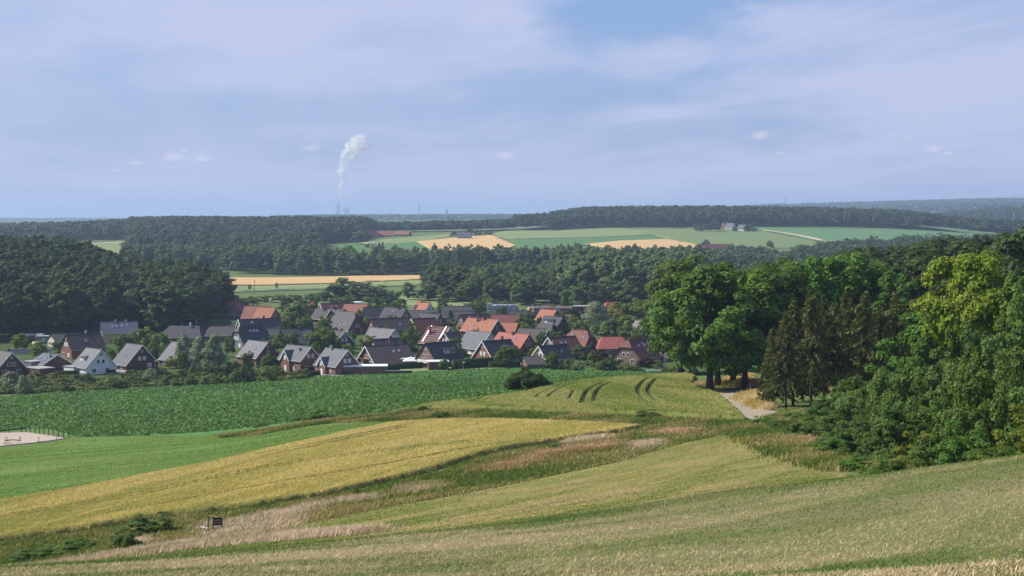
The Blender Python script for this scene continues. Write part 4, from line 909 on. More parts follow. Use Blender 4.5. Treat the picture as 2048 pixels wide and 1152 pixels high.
def timber(label, px, row, w, d, h, th):
    Y = solveY(px, row, h, 500, 1020); root = link('timber_stack', None, None, P(px, Y), R(th)); props(root, label, 'timber stack')
    b = MB()
    for i in range(int(h/.42)): b.box((rnd.uniform(-.2, .2), rnd.uniform(-.1, .1), i*.42+.2), (w*rnd.uniform(.85, 1), d*rnd.uniform(.85, 1), .36))
    b.build('boards', M_WOODL, root)
timber('tall stack of yellow formwork boards beside the scaffolded brick shell', 1137, 617, 4.2, 3, 4.2, 12)
timber('low pile of yellow boards on the building site', 1136, 630, 4, 3, 3.0, -8)
timber('yellow boards stacked at the corner of the scaffolded brick shell', 1063, 613, 4.0, 3, 5.0, 20)
# ---------------------------------------------------------------- farms and other far buildings
FK = dict(y=(1500, 2900), L=None)
house('red roofed farmhouse with pale gables on the far hillside', (737, 752), 462, 'L', 13, 'red', 'red', 10, th=50, W=12, L=15, y=(1700, 2900), gwin=2, name='farmhouse', cat='farmhouse', barge=True)
house('long red roofed barn joined to the far hillside farmhouse', (747, 780), 463, 'S', 12, 'red', 'red', 8, th=4, W=13, L=30, y=(1700, 2900), gwin=0, wwin=3, name='barn', cat='barn', dY=14)
house('low brown barn right of the red roofed farm', (790, 820), 462, 'R', 8, 'dark', 'rust', 7, th=-15, W=14, L=24, y=(1700, 2900), gwin=0, name='barn', cat='barn')
house('dark slate roofed farmhouse among trees above the ripe wheat', (917, 941), 464, 'S', 8, 'slate', 'slate', 9.5, th=-6, W=12, L=19, y=(1700, 2900), gwin=1, name='farmhouse', cat='farmhouse')
house('brown roofed farmhouse highest of the three by the hilltop wood', (1446, 1456), 444, 'L', 8, 'brown', 'rust', 11, th=40, W=11, L=13, y=(1700, 2900), gwin=1, name='farmhouse', cat='farmhouse')
house('grey roofed farmhouse in the middle of the three by the hilltop wood', (1455, 1467), 446, 'R', 8, 'cream', 'grey', 10, th=-40, W=11, L=13, y=(1700, 2900), gwin=1, name='farmhouse', cat='farmhouse')
house('white gabled farmhouse rightmost of the three by the hilltop wood', (1478, 1492), 449, 'R', 10, 'white', 'grey', 10, th=-45, W=12, L=13, y=(1700, 2900), gwin=1, name='farmhouse', cat='farmhouse')
house('long red barn beside the ripe wheat on the far hillside', (1396, 1450), 488, 'S', 10, 'red', 'maroon', 8, th=3, W=13, L=34, y=(1500, 2400), gwin=0, wwin=3, name='barn', cat='barn', gable='red')
for i, (px, row, c, w) in enumerate(((1938, 428, 'white', 'widest pale'), (1954, 431, 'red', 'red walled'), (1971, 428, 'cream', 'cream'), (1985, 427, 'white', 'small white'), (1925, 430, 'brown', 'brown'))):
    house(w+' house of the faint hamlet on the hazy hill', (px-3, px+4), row, 'S', 6, c, 'rust', 11, th=[5, -20, 12, 30, -8][i], W=14, L=16, y=(3300, 4600), gwin=0, wwin=2, name='hamlet_house')

# ---------------------------------------------------------------- leaves, crowns, trees
def unit(n, g=rng):
    v = g.normal(size=(n, 3)); return v/np.linalg.norm(v, axis=1, keepdims=True)
def leaf_quads(pos, nor, size, g, aspect=.62, droop=0.0):
    n = len(pos)
    nor = nor/np.maximum(1e-6, np.linalg.norm(nor, axis=1, keepdims=True))
    t = np.cross(nor, unit(n, g)); t /= np.maximum(1e-6, np.linalg.norm(t, axis=1, keepdims=True))
    b = np.cross(nor, t)
    if droop: 
        t[:, 2] -= droop; t /= np.linalg.norm(t, axis=1, keepdims=True); b = np.cross(nor, t); b /= np.maximum(1e-6, np.linalg.norm(b, axis=1, keepdims=True))
    s = (size*g.uniform(.6, 1.35, n))[:, None]
    bend = nor*s*.18
    V = np.stack([pos-t*s, pos+b*s*aspect-bend*.5+t*s*.15, pos+t*s-bend, pos-b*s*aspect-bend*.5+t*s*.15], 1).reshape(-1, 3)
    return V, np.arange(4*n).reshape(-1, 4)
def crown_pts(seed, h, r, base, nclump, nleaf, shape='round', cr=(.26, .42), lump=.28, up=.25):
    """leaf positions and outward directions: clumps of leaves set on an uneven crown"""
    g = np.random.default_rng(seed)
    hh = (h-base)/2; zc = base+hh
    ph = g.uniform(0, 6.28, 6)
    P_, N_ = [], []
    per = max(3, nleaf//nclump)
    for i in range(nclump):
        if shape == 'column':
            z = base+(h-base)*g.uniform(.0, .97); f = (z-base)/(h-base); rr = r*(.55+.6*math.sin(min(1, f*1.25+.12)*math.pi*.8))*(1-f**4)
            a = g.uniform(0, 6.283); q = math.sqrt(g.uniform(.15, 1)); c = np.array([math.cos(a)*rr*q, math.sin(a)*rr*q, z]); k = r*g.uniform(cr[0], cr[1])*1.15
        elif shape == 'cone':
            f = 1-math.sqrt(g.uniform(0, 1)); z = base+(h-base)*f; rr = r*(1-f)+.12; a = g.uniform(0, 6.283); q = math.sqrt(g.uniform(.2, 1))
            c = np.array([math.cos(a)*rr*q, math.sin(a)*rr*q, z]); k = max(.35, r*g.uniform(cr[0], cr[1])*(1.1-.7*f))
        else:
            d = unit(1, g)[0]
            if shape == 'dome': d[2] = abs(d[2])*1.0-.08
            elif d[2] < -.7: d[2] *= .8
            a = math.atan2(d[1], d[0])
            w = 1+lump*(math.sin(2*a+ph[0])*.5+math.sin(3*a+ph[1]+2*d[2])*.5+math.sin(5*d[2]+ph[2])*.5)
            q = g.uniform(.30, 1)**.45
            if shape == 'dome': c = np.array([d[0]*r*w*q, d[1]*r*w*q, base+(h-base)*max(.04, d[2])*q*w*.92])
            else:
                hx = math.hypot(d[0], d[1])+1e-6; f = (1-abs(d[2])**(2.6 if d[2] > 0 else 3.6))**.5/hx    # fuller than a ball, widest low down
                c = np.array([d[0]*f*r*w*q*.92, d[1]*f*r*w*q*.92, zc+d[2]*hh*q*(.86+.14*w)])
            k = r*g.uniform(*cr)
        n = int(per*g.uniform(.6, 1.4))
        d = unit(n, g); d[:, 2] = np.where(d[:, 2] < -.3, -d[:, 2], d[:, 2])
        rad = k*g.uniform(.55, 1.08, n)[:, None]
        p = c+d*rad*np.array([1, 1, .78])
        out = p-np.array([0, 0, zc-.25*hh]); out /= np.maximum(.3, np.linalg.norm(out, axis=1, keepdims=True))
        P_.append(p); N_.append(d*.75+out*.45+unit(n, g)*.55+np.array([0, 0, up]))
    p = np.concatenate(P_); nn = np.concatenate(N_)
    p[:, 2] = np.maximum(p[:, 2], .05)
    return p, nn, g
def crown_mesh(name, seed, h, r, base, nclump, nleaf, leaf, mat, shape='round', **k):
    p, n, g = crown_pts(seed, h, r, base, nclump, nleaf, shape, **k)
    V, Fq = leaf_quads(p, n, leaf, g)
    return np_mesh(name, V, Fq, mat)
M_BARK = plain('bark', (0.075, 0.06, 0.045), .95, .1, var=.35, scale=2.5)
M_BARKG = plain('grey_bark', (0.13, 0.115, 0.095), .95, .1, var=.35, scale=2.5)
def trunk_mesh(name, seed, h, r0, limbs=7, lh=.35, spread=.3, mat=None, lean=.03):
    g = random.Random(seed); b = MB(); n = 7
    pts = [Vector((g.uniform(-1, 1)*lean*h*(i/n), g.uniform(-1, 1)*lean*h*(i/n), h*.86*i/n-.4)) for i in range(n+1)]
    b.tube(pts, [r0*1.35]+[r0*(1-.86*i/n) for i in range(1, n+1)], 8)
    for j in range(limbs):
        f = lh+(.78-lh)*j/max(1, limbs-1); i = f*n; p0 = pts[int(i)].lerp(pts[min(n, int(i)+1)], i-int(i))
        a = j*2.4+g.uniform(-.5, .5); L = h*spread*g.uniform(.7, 1.1)*(1.15-f*.6)
        d = Vector((math.cos(a), math.sin(a), g.uniform(.45, .9))).normalized()
        p1 = p0+d*L*.55; p2 = p1+(d+Vector((g.uniform(-.3, .3), g.uniform(-.3, .3), .25))).normalized()*L*.5
        b.tube([p0, p1, p2], [r0*.42*(1-f*.5), r0*.26*(1-f*.5), r0*.08], 5)
    return b.mesh(name, mat or M_BARK)

L_OAK = leaf_mat('oak_leaves', (0.0560, 0.1205, 0.0173), (0.0914, 0.1772, 0.0238), (0.1474, 0.2339, 0.0326))
L_MAPLE = leaf_mat('fresh_leaves', (0.0801, 0.1750, 0.0193), (0.1092, 0.2170, 0.0268), (0.1747, 0.2800, 0.0375))
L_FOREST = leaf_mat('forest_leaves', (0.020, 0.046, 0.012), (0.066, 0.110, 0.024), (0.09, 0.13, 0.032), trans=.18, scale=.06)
L_MID = leaf_mat('valley_leaves', (0.042, 0.082, 0.024), (0.115, 0.165, 0.042), (0.14, 0.185, 0.065), scale=.045)
L_POPLAR = leaf_mat('poplar_leaves', (0.1002, 0.1605, 0.0549), (0.1419, 0.2087, 0.0723), (0.2004, 0.2569, 0.1084), scale=.04)
L_FAR = leaf_mat('far_leaves', (0.022, 0.048, 0.020), (0.075, 0.110, 0.034), (0.10, 0.125, 0.05), scale=.030, trans=.12)
L_WILLOW = leaf_mat('willow_leaves', (0.19, 0.25, 0.145), (0.235, 0.29, 0.175), (0.30, 0.34, 0.23))
L_GARDEN = leaf_mat('garden_leaves', (0.0553, 0.1113, 0.0205), (0.1119, 0.1771, 0.0296), (0.1447, 0.2088, 0.0455))
L_YGREEN = leaf_mat('yellow_green_leaves', (0.165, 0.225, 0.014), (0.205, 0.262, 0.02), (0.26, 0.31, 0.033))
L_LIME = leaf_mat('lime_leaves', (0.14, 0.19, 0.02), (0.17, 0.21, 0.025), (0.20, 0.23, 0.04))
L_PLUM = leaf_mat('plum_leaves', (0.045, 0.018, 0.022), (0.065, 0.025, 0.03), (0.09, 0.035, 0.035))
L_HEDGE = leaf_mat('hedge_leaves', (0.03, 0.065, 0.014), (0.045, 0.085, 0.02), (0.07, 0.12, 0.03))
L_BUSH = leaf_mat('thicket_leaves', (0.060, 0.130, 0.024), (0.105, 0.175, 0.034), (0.15, 0.215, 0.055))
L_BUSHY = leaf_mat('yellowish_leaves', (0.14, 0.175, 0.018), (0.18, 0.21, 0.02), (0.23, 0.25, 0.05))
L_SHRUB = leaf_mat('shrub_leaves', (0.075, 0.125, 0.03), (0.155, 0.185, 0.042), (0.20, 0.23, 0.07))
L_SPRUCE = leaf_mat('spruce_needles', (0.0780, 0.1040, 0.0321), (0.1300, 0.1404, 0.0445), (0.2080, 0.1820, 0.0679), trans=.15)
L_DARKC = leaf_mat('dark_conifer_needles', (0.02, 0.042, 0.016), (0.032, 0.058, 0.022), (0.05, 0.08, 0.03), trans=.1)

def tree(name, label, cat, group, px, Y, h, w, crown, trunk=None, hv=None, rz=None, dz=0.0):
    """crown / trunk: (mesh, height, radius) templates scaled to the tree; with trunk: an Empty that parents both"""
    p = P(px, Y, dz); rz = rnd.uniform(0, 6.28) if rz is None else rz
    cm, ch, cr_ = crown; s = (w/2/cr_, w/2/cr_, h/ch)
    if trunk is None:
        o = link(name, cm, None, p, rz, s); return props(o, label, cat, group)
    r = link(name, None, None, p, rz)
    link('crown', cm, r, sc=s)
    tm, th_, tr = trunk; k = h/th_; link('trunk', tm, r, sc=(k*.8+.2*w/2/cr_, k*.8+.2*w/2/cr_, k))
    return props(r, label, cat, group)

def T(key, n, h, r, base, nclump, nleaf, leaf, mat, shape='round', **k):
    return [(crown_mesh(key, 100*len(key)+17*i+hash_(key), h, r*(1+.08*(i % 3-1)), base, nclump, nleaf, leaf, mat, shape, **k), h, r) for i in range(n)]
def hash_(s): return sum(ord(c)*(i+3) for i, c in enumerate(s)) % 9973
def TRK(key, n, h, r0, **k): return [(trunk_mesh(key, 7*i+hash_(key), h, r0, **k), h, r0) for i in range(n)]

# --- the roadside oaks and the wood edge near the road
C_OAK = T('oak_crown', 4, 22, 8.5, 0.9, 110, 19000, .36, L_OAK, cr=(.17, .30), lump=.30)
C_MAP = T('maple_crown', 3, 22, 8.0, 0.8, 105, 18000, .37, L_MAPLE, cr=(.17, .30), lump=.32)
K_OAK = TRK('oak_trunk', 3, 22, .62, limbs=9, lh=.22, spread=.34)
RO = [  # px, Y, height, width, kind, label
 (1420, 268, 23.5, 20, 'o', 'tall oak at the road bend with bare dark trunk'),
 (1362, 346, 27.5, 19, 'o', 'dark round oak standing nearest the village roofs'),
 (1436, 283, 22, 15, 'o', 'oak just behind the tall oak at the road bend'),
 (1489, 274, 22, 18, 'm', 'bright green maple hanging over the asphalt road'),
 (1466, 287, 20, 14, 'm', 'fresh green maple between the oaks behind the road'),
 (1556, 280, 22.5, 16, 'o', 'broad oak behind the brownish spruces'),
 (1622, 292, 24, 17, 'm', 'rounded fresh green maple above the spruces'),
 (1692, 296, 24.0, 16, 'm', 'round topped maple rising above the dead spruces'),
 (1530, 300, 23, 15, 'o', 'oak in the second row behind the road'),
 (1590, 310, 24, 15, 'o', 'dark oak behind the spruces in the second row'),
 (1652, 315, 22, 15, 'o', 'oak crown squeezed behind the rounded maple'),
 (1745, 300, 22, 15, 'o', 'dark oak between the maple and the yellow green tree'),
 (1795, 285, 20, 14, 'o', 'oak crown left of the yellow green tree'),
]
for i, (px, Y, h, w, k, lab) in enumerate(RO):
    tree('oak_tree' if k == 'o' else 'maple_tree', lab, 'tree', 'roadside broadleaf trees', px, Y, h, w, (C_OAK if k == 'o' else C_MAP)[i % (4 if k == 'o' else 3)], K_OAK[i % 3])
C_YG = T('locust_crown', 2, 17, 7, 5.5, 130, 26000, .25, L_YGREEN, cr=(.19, .31), lump=.22)
tree('locust_tree', 'glowing yellow green tree standing out of the dark wood edge', 'tree', None, 1945, 190, 20.2, 12.6, C_YG[0], K_OAK[1])
C_DK = T('shade_crown', 2, 17, 7, 2.0, 95, 13000, .34, L_OAK, cr=(.15, .28), lump=.34)
tree('ash_tree', 'mid green tree right behind the yellow green tree at the frame edge', 'tree', None, 2062, 178, 17, 10, C_DK[0], K_OAK[0])
tree('ash_tree', 'dark green tree tucked below the yellow green crown', 'tree', None, 1868, 196, 13.5, 11, C_DK[1], K_OAK[2])

# --- spruces, thin and brownish with drooping sprays
def spruce_mesh(seed, h, r, bare=.16, dens=1.0):
    g = np.random.default_rng(seed); P_, N_, D = [], [], []
    nlev = int(h/0.42)
    for i in range(nlev):
        f = bare+(1-bare)*i/nlev; z = h*f
        rad = r*(1-f)**.72*(g.uniform(.7, 1.1))+.15
        for j in range(6):
            if g.random() > (.55+.5*f)*dens: continue
            a = g.uniform(0, 6.283); L = rad*g.uniform(.55, 1.12); n = max(4, int(L*13))
            s = np.linspace(.12, 1, n); zz = z+L*(.10*s-.42*s*s)
            p = np.stack([np.cos(a)*L*s, np.sin(a)*L*s, zz], 1)+g.normal(size=(n, 3))*.09
            p[:, 2] -= g.uniform(0, .35, n)*s
            P_.append(p); N_.append(np.stack([np.full(n, -math.sin(a)), np.full(n, math.cos(a)), np.full(n, .3)], 1)+g.normal(size=(n, 3))*.5)
    p = np.concatenate(P_); n = np.concatenate(N_)
    V, Fq = leaf_quads(p, n, .36, g, aspect=.34, droop=1.1)
    return np_mesh('spruce_crown', V, Fq, L_SPRUCE)
def spruce_trunk(seed, h):
    g = random.Random(seed); b = MB(); b.tube([(0, 0, -.4), (.1, 0, h*.4), (0, .1, h*.98)], [.24, .17, .03], 7)
    for i in range(60):
        z = h*(.10+.80*i/60); a = g.uniform(0, 6.28); L = g.uniform(.8, 2.0)*(1.15-z/h)
        b.tube([(0, 0, z), (math.cos(a)*L*.6, math.sin(a)*L*.6, z+.05*L), (math.cos(a)*L, math.sin(a)*L, z-.25*L)], [.035, .025, .01], 4)
    return b.mesh('spruce_trunk', M_BARK)
C_SP = [(spruce_mesh(5+i, 17, 3.6, (.14, .22, .10, .3)[i], (1, .8, 1.1, .62)[i]), 17, 3.6) for i in range(4)]
K_SP = [(spruce_trunk(3+i, 17), 17, 3.6) for i in range(3)]
SPR = [(1586, 226, 16.0, 7.6, 'leftmost brownish spruce next to the golden grass'), (1622, 223, 18.2, 6.8, 'tall spruce with long bare trunk, second in the spruce row'), (1648, 232, 16.8, 6.0, 'thin spruce between two bare trunks'),
       (1668, 226, 15.6, 7.0, 'drooping brown spruce in the middle of the row'), (1702, 229, 16.0, 6.5, 'ragged spruce with half dead crown'), (1730, 222, 16.8, 7.6, 'dark pointed spruce near the thicket'),
       (1762, 226, 15.2, 6.4, 'reddish brown spruce behind the thicket'), (1792, 222, 16.6, 7.2, 'spruce with dead reddish top below the yellow green tree'), (1605, 236, 14.6, 7.0, 'shaded spruce standing behind the leftmost spruces'),
       (1690, 240, 17.0, 6.5, 'spruce in the back row of the brownish clump'), (1825, 230, 15.2, 7.0, 'last spruce of the row towards the dense wood'), (1566, 233, 10.5, 5.2, 'short ivy dark spruce at the road side'), (1546, 226, 12.0, 5.6, 'ragged spruce nearest the asphalt road'), (1572, 220, 14.2, 6.2, 'olive spruce bending over the golden grass')]
for i, (px, Y, h, w, lab) in enumerate(SPR):
    r = tree('spruce_tree', lab, 'spruce', 'brownish spruces by the road', px, Y, h, w*1.22, C_SP[i % 4], K_SP[i % 3])

# --- wood on the slope behind
C_FO = T('forest_crown', 6, 24, 6.6, 1.2, 70, 5200, .62, L_FOREST, cr=(.22, .36), lump=.26)
K_FO = TRK('forest_trunk', 2, 24, .38, limbs=5, lh=.3)
def scatter(poly, step, jit=.42, ybias=0):
    """points (px,Y) spread over a (px,Y) polygon with spacing step metres"""
    xs = [lin(a, b) for a, b in poly]; ys = [b for a, b in poly]; out = []
    wp = list(zip(xs, ys)); y = min(ys)
    r_ = 0
    while y < max(ys):
        x = min(xs)+(r_ % 2)*step/2
        while x < max(xs):
            q = (x+rnd.uniform(-jit, jit)*step, y+rnd.uniform(-jit, jit)*step)
            if inside(wp, q[0], q[1]): out.append((CX+F*q[0]/q[1], q[1]))
            x += step
        y += step*.87; r_ += 1
    return out
def pick(pts, hs, ws, nmax):
    """give each tree its size; the ones that show most from the meadow come first, the rest is returned for the mass"""
    cand = sorted([(px, Y, rnd.uniform(*hs), rnd.uniform(*ws)) for px, Y in pts], key=lambda q: q[1])
    cover = np.full(3400, 5000.0); out = []
    for px, Y, h, w in cand:
        hw = w/2/Y*F; a, b = int(px-hw)+600, int(px+hw)+600
        top = HZ-F*(float(zrel(px, Y))+h)/Y; base = HZ-F*float(zrel(px, Y))/Y
        lo, hi = max(0, a), min(3400, b)
        vis = 0.0
        if hi > lo:
            c = cover[lo:hi]; vis = float(np.maximum(0, np.minimum(c, base)-top)[max(0, 600-lo):max(0, 2648-lo)].sum())
            cover[lo+(hi-lo)//6:hi-(hi-lo)//6] = np.minimum(cover[lo+(hi-lo)//6:hi-(hi-lo)//6], top+(base-top)*.06)
        out.append((vis, px, Y, h, w))
    out.sort(key=lambda q: -q[0])
    keep = [q[1:] for q in out[:nmax] if q[0] > 12]
    return keep, [q[1:] for q in out if q[1:] not in set(keep)]
def mass(name, label, rest, nleaf, leaf, mat, seed, shape='round'):
    g = np.random.default_rng(seed); tp = [crown_pts(seed*9+i, 1.0, .5, .03, 16, nleaf, shape, cr=(.26, .42), lump=.3)[:2] for i in range(5)]
    VV, FF, o = [], [], 0
    for px, Y, h, w in rest:
        p, n = tp[g.integers(0, 5)]; a = g.uniform(0, 6.28); c, s = math.cos(a), math.sin(a)
        q = np.stack([(p[:, 0]*c-p[:, 1]*s)*w, (p[:, 0]*s+p[:, 1]*c)*w, p[:, 2]*h], 1)+np.array(P(px, Y))
        V, Fq = leaf_quads(q, np.stack([n[:, 0]*c-n[:, 1]*s, n[:, 0]*s+n[:, 1]*c, n[:, 2]], 1), leaf, g); VV.append(V); FF.append(Fq+o); o += len(V)
    if VV: props(link(name, np_mesh(name, np.concatenate(VV), np.concatenate(FF), mat)), label, 'wood', kind='stuff')
pts, rest = pick(scatter([(1560, 335), (1760, 318), (1860, 290), (2300, 250), (2420, 420), (2350, 640), (1990, 720), (1640, 700), (1540, 560), (1500, 430)], 11.0), (20, 26), (12, 16), 230)
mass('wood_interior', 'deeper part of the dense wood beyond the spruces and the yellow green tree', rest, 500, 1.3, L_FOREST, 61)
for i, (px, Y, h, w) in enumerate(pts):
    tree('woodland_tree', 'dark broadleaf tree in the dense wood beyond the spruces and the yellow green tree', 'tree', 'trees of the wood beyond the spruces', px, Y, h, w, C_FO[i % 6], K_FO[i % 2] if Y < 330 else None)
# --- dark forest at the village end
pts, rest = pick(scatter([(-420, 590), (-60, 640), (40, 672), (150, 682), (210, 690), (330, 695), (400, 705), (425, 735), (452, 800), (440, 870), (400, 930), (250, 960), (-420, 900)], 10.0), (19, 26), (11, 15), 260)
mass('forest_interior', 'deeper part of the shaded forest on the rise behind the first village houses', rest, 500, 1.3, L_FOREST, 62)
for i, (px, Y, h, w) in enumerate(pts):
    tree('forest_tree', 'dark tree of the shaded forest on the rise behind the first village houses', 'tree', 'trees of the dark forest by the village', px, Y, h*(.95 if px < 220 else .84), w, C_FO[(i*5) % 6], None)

# --- thicket to the front
C_BU = T('thicket_crown', 5, 6, 4, .1, 85, 12500, .155, L_BUSH, 'dome', cr=(.13, .26), lump=.42)
C_BL = T('thorn_crown', 2, 6, 4, .1, 70, 7500, .20, L_OAK, 'dome', cr=(.16, .30), lump=.4)
C_BY = T('yellow_thicket_crown', 1, 6, 4, .1, 60, 9000, .14, L_BUSHY, 'dome', cr=(.14, .26), lump=.4)
def solve_h(px, row, Y): return float(-(row-HZ)/F*Y-zrel(px, Y))
BUSH = [  # px, Y, top row, width m, kind, label
 (1660, 190, 792, 6.5, 0, 'leafy bush with layered pale branches below the spruce trunks'), (1600, 196, 818, 5, 0, 'small rounded bush at the end of the gravel track'), (1560, 182, 850, 5, 1, 'low dark bramble at the corner of the mown meadow'),
 (1610, 168, 838, 6, 0, 'spreading bramble bush along the mown meadow edge'), (1720, 172, 752, 7, 0, 'tall pale bush in the middle of the thicket'), (1690, 150, 815, 6.5, 0, 'bush with bluish leaves low on the thicket edge'),
 (1668, 140, 868, 4.5, 1, 'dark low bush above the brown grass of the meadow edge'), (1740, 134, 838, 5.5, 0, 'silvery leaved bush in front of the thicket'), (1790, 158, 722, 8, 0, 'broad bush with feathery top below the dark wood'),
 (1845, 118, 842, 4.2, 3, 'yellow leaved shrub glowing at the thicket foot'), (1800, 128, 800, 6, 0, 'dense green bush left of the yellow leaved shrub'), (1860, 145, 704, 8, 0, 'large bush in the second row of the thicket'),
 (1905, 112, 778, 6, 0, 'rounded bright bush right of the yellow leaved shrub'), (1940, 140, 655, 8, 0, 'tall feathery bush under the yellow green tree'), (1925, 98, 850, 4.6, 1, 'dark hollow bush low at the grass crest'),
 (1975, 105, 740, 6, 0, 'high green bush with ragged top near the grass crest'), (2015, 128, 640, 8, 0, 'tall hazel bush at the frame edge'), (2030, 88, 845, 4.2, 3, 'yellowish shrub at the frame edge on the grass crest'),
 (2062, 108, 690, 7, 0, 'big dark bush cut by the frame edge'), (1775, 110, 905, 4, 1, 'low nettle like bush behind the grass crest'), (1720, 118, 925, 3.6, 1, 'flat weedy bush where mown meadow meets the crest'),
 (1880, 100, 880, 4, 0, 'small bush filling the gap above the grass crest'), (1980, 84, 888, 3.8, 1, 'small dark shrub just behind the grass crest'), (1830, 172, 705, 8, 1, 'dark bush beneath the reddish spruces'),
 (1755, 186, 728, 7, 1, 'shadowy bush between spruces and thicket'), (2080, 150, 600, 9, 0, 'tall bush beyond the frame edge of the thicket'), (1640, 178, 805, 5.5, 1, 'dark elder bush below the drooping spruces'),
 (1810, 146, 758, 6, 0, 'pale topped bush in the heart of the thicket'), (1895, 128, 720, 6.5, 0, 'arching bush above the rounded bright bush'), (1960, 122, 700, 6, 1, 'dark gap filling bush under the tall feathery bush'),
 (1700, 200, 752, 6, 1, 'bush in deep shade among the spruce trunks'), (1530, 190, 858, 3.6, 1, 'weedy tuft bush at the tip of the mown meadow'), (2110, 95, 720, 7, 0, 'bush just outside the thicket corner'),
]
for i, (px, Y, row, w, k, lab) in enumerate(BUSH):
    h = max(1.2, solve_h(px, row, Y)); c = C_BU[i % 5] if k == 0 else C_BL[i % 2] if k == 1 else C_BY[0]
    tree('thicket_bush', lab, 'bush', 'bushes of the thicket by the mown meadow', px, Y, h*(.9 if px < 1900 else 1.0), w, c)
for px, Y, h, w in ((2160, 120, 7, 8), (2210, 140, 8, 9), (2260, 112, 6, 8), (2310, 130, 8, 9), (2380, 118, 7, 9), (2200, 165, 9, 9), (2300, 165, 9, 10), (2420, 150, 8, 10), (2480, 125, 7, 9)):
    tree('thicket_bush', 'bush of the thicket continuing beyond the frame edge', 'bush', 'bushes of the thicket beyond the frame edge', px, Y, h, w, C_BU[px % 5])
# lone round bush in the fields
C_LB = T('lone_bush_crown', 1, 5, 4.6, .1, 70, 9000, .28, L_HEDGE, 'dome', cr=(.16, .30), lump=.30)
tree('round_bush', 'lone dark round bush between beet field and wheat', 'bush', None, 1050, 306, 5.4, 9.2, C_LB[0], rz=.6)
tree('round_bush', 'low flat shoulder of bramble touching the lone dark round bush', 'bush', None, 1082, 307, 2.4, 5.0, C_LB[0], rz=2.2)

# --- village trees and shrubs
C_GA = T('garden_crown', 5, 9, 4, .6, 55, 3200, .36, L_GARDEN, cr=(.22, .36), lump=.28)
C_WI = T('willow_crown', 3, 11, 4, .2, 60, 4200, .34, L_WILLOW, 'column', cr=(.30, .46))
C_LI = T('lime_crown', 2, 9, 4, .5, 50, 2800, .36, L_LIME, cr=(.22, .36), lump=.25)
C_PL = T('plum_crown', 1, 6, 3, .3, 40, 2000, .32, L_PLUM, cr=(.22, .36))
C_SH = T('shrub_crown', 4, 4, 3, .05, 40, 1900, .30, L_SHRUB, 'dome', cr=(.2, .36), lump=.4)
C_SD = T('dark_shrub_crown', 3, 4, 3, .05, 40, 1900, .30, L_HEDGE, 'dome', cr=(.2, .36), lump=.4)
C_CY = T('cypress_crown', 2, 8, 1.3, .1, 40, 1500, .28, L_HEDGE, 'column', cr=(.4, .6))
K_GA = TRK('garden_trunk', 2, 9, .18, limbs=5, lh=.25)
KINDS = {'g': (C_GA, 'garden_tree', 'tree'), 'w': (C_WI, 'willow_tree', 'tree'), 'l': (C_LI, 'lime_tree', 'tree'), 'p': (C_PL, 'plum_bush', 'bush'), 's': (C_SH, 'shrub', 'shrub'), 'd': (C_SD, 'dark_shrub', 'shrub'), 'c': (C_CY, 'cypress', 'tree')}
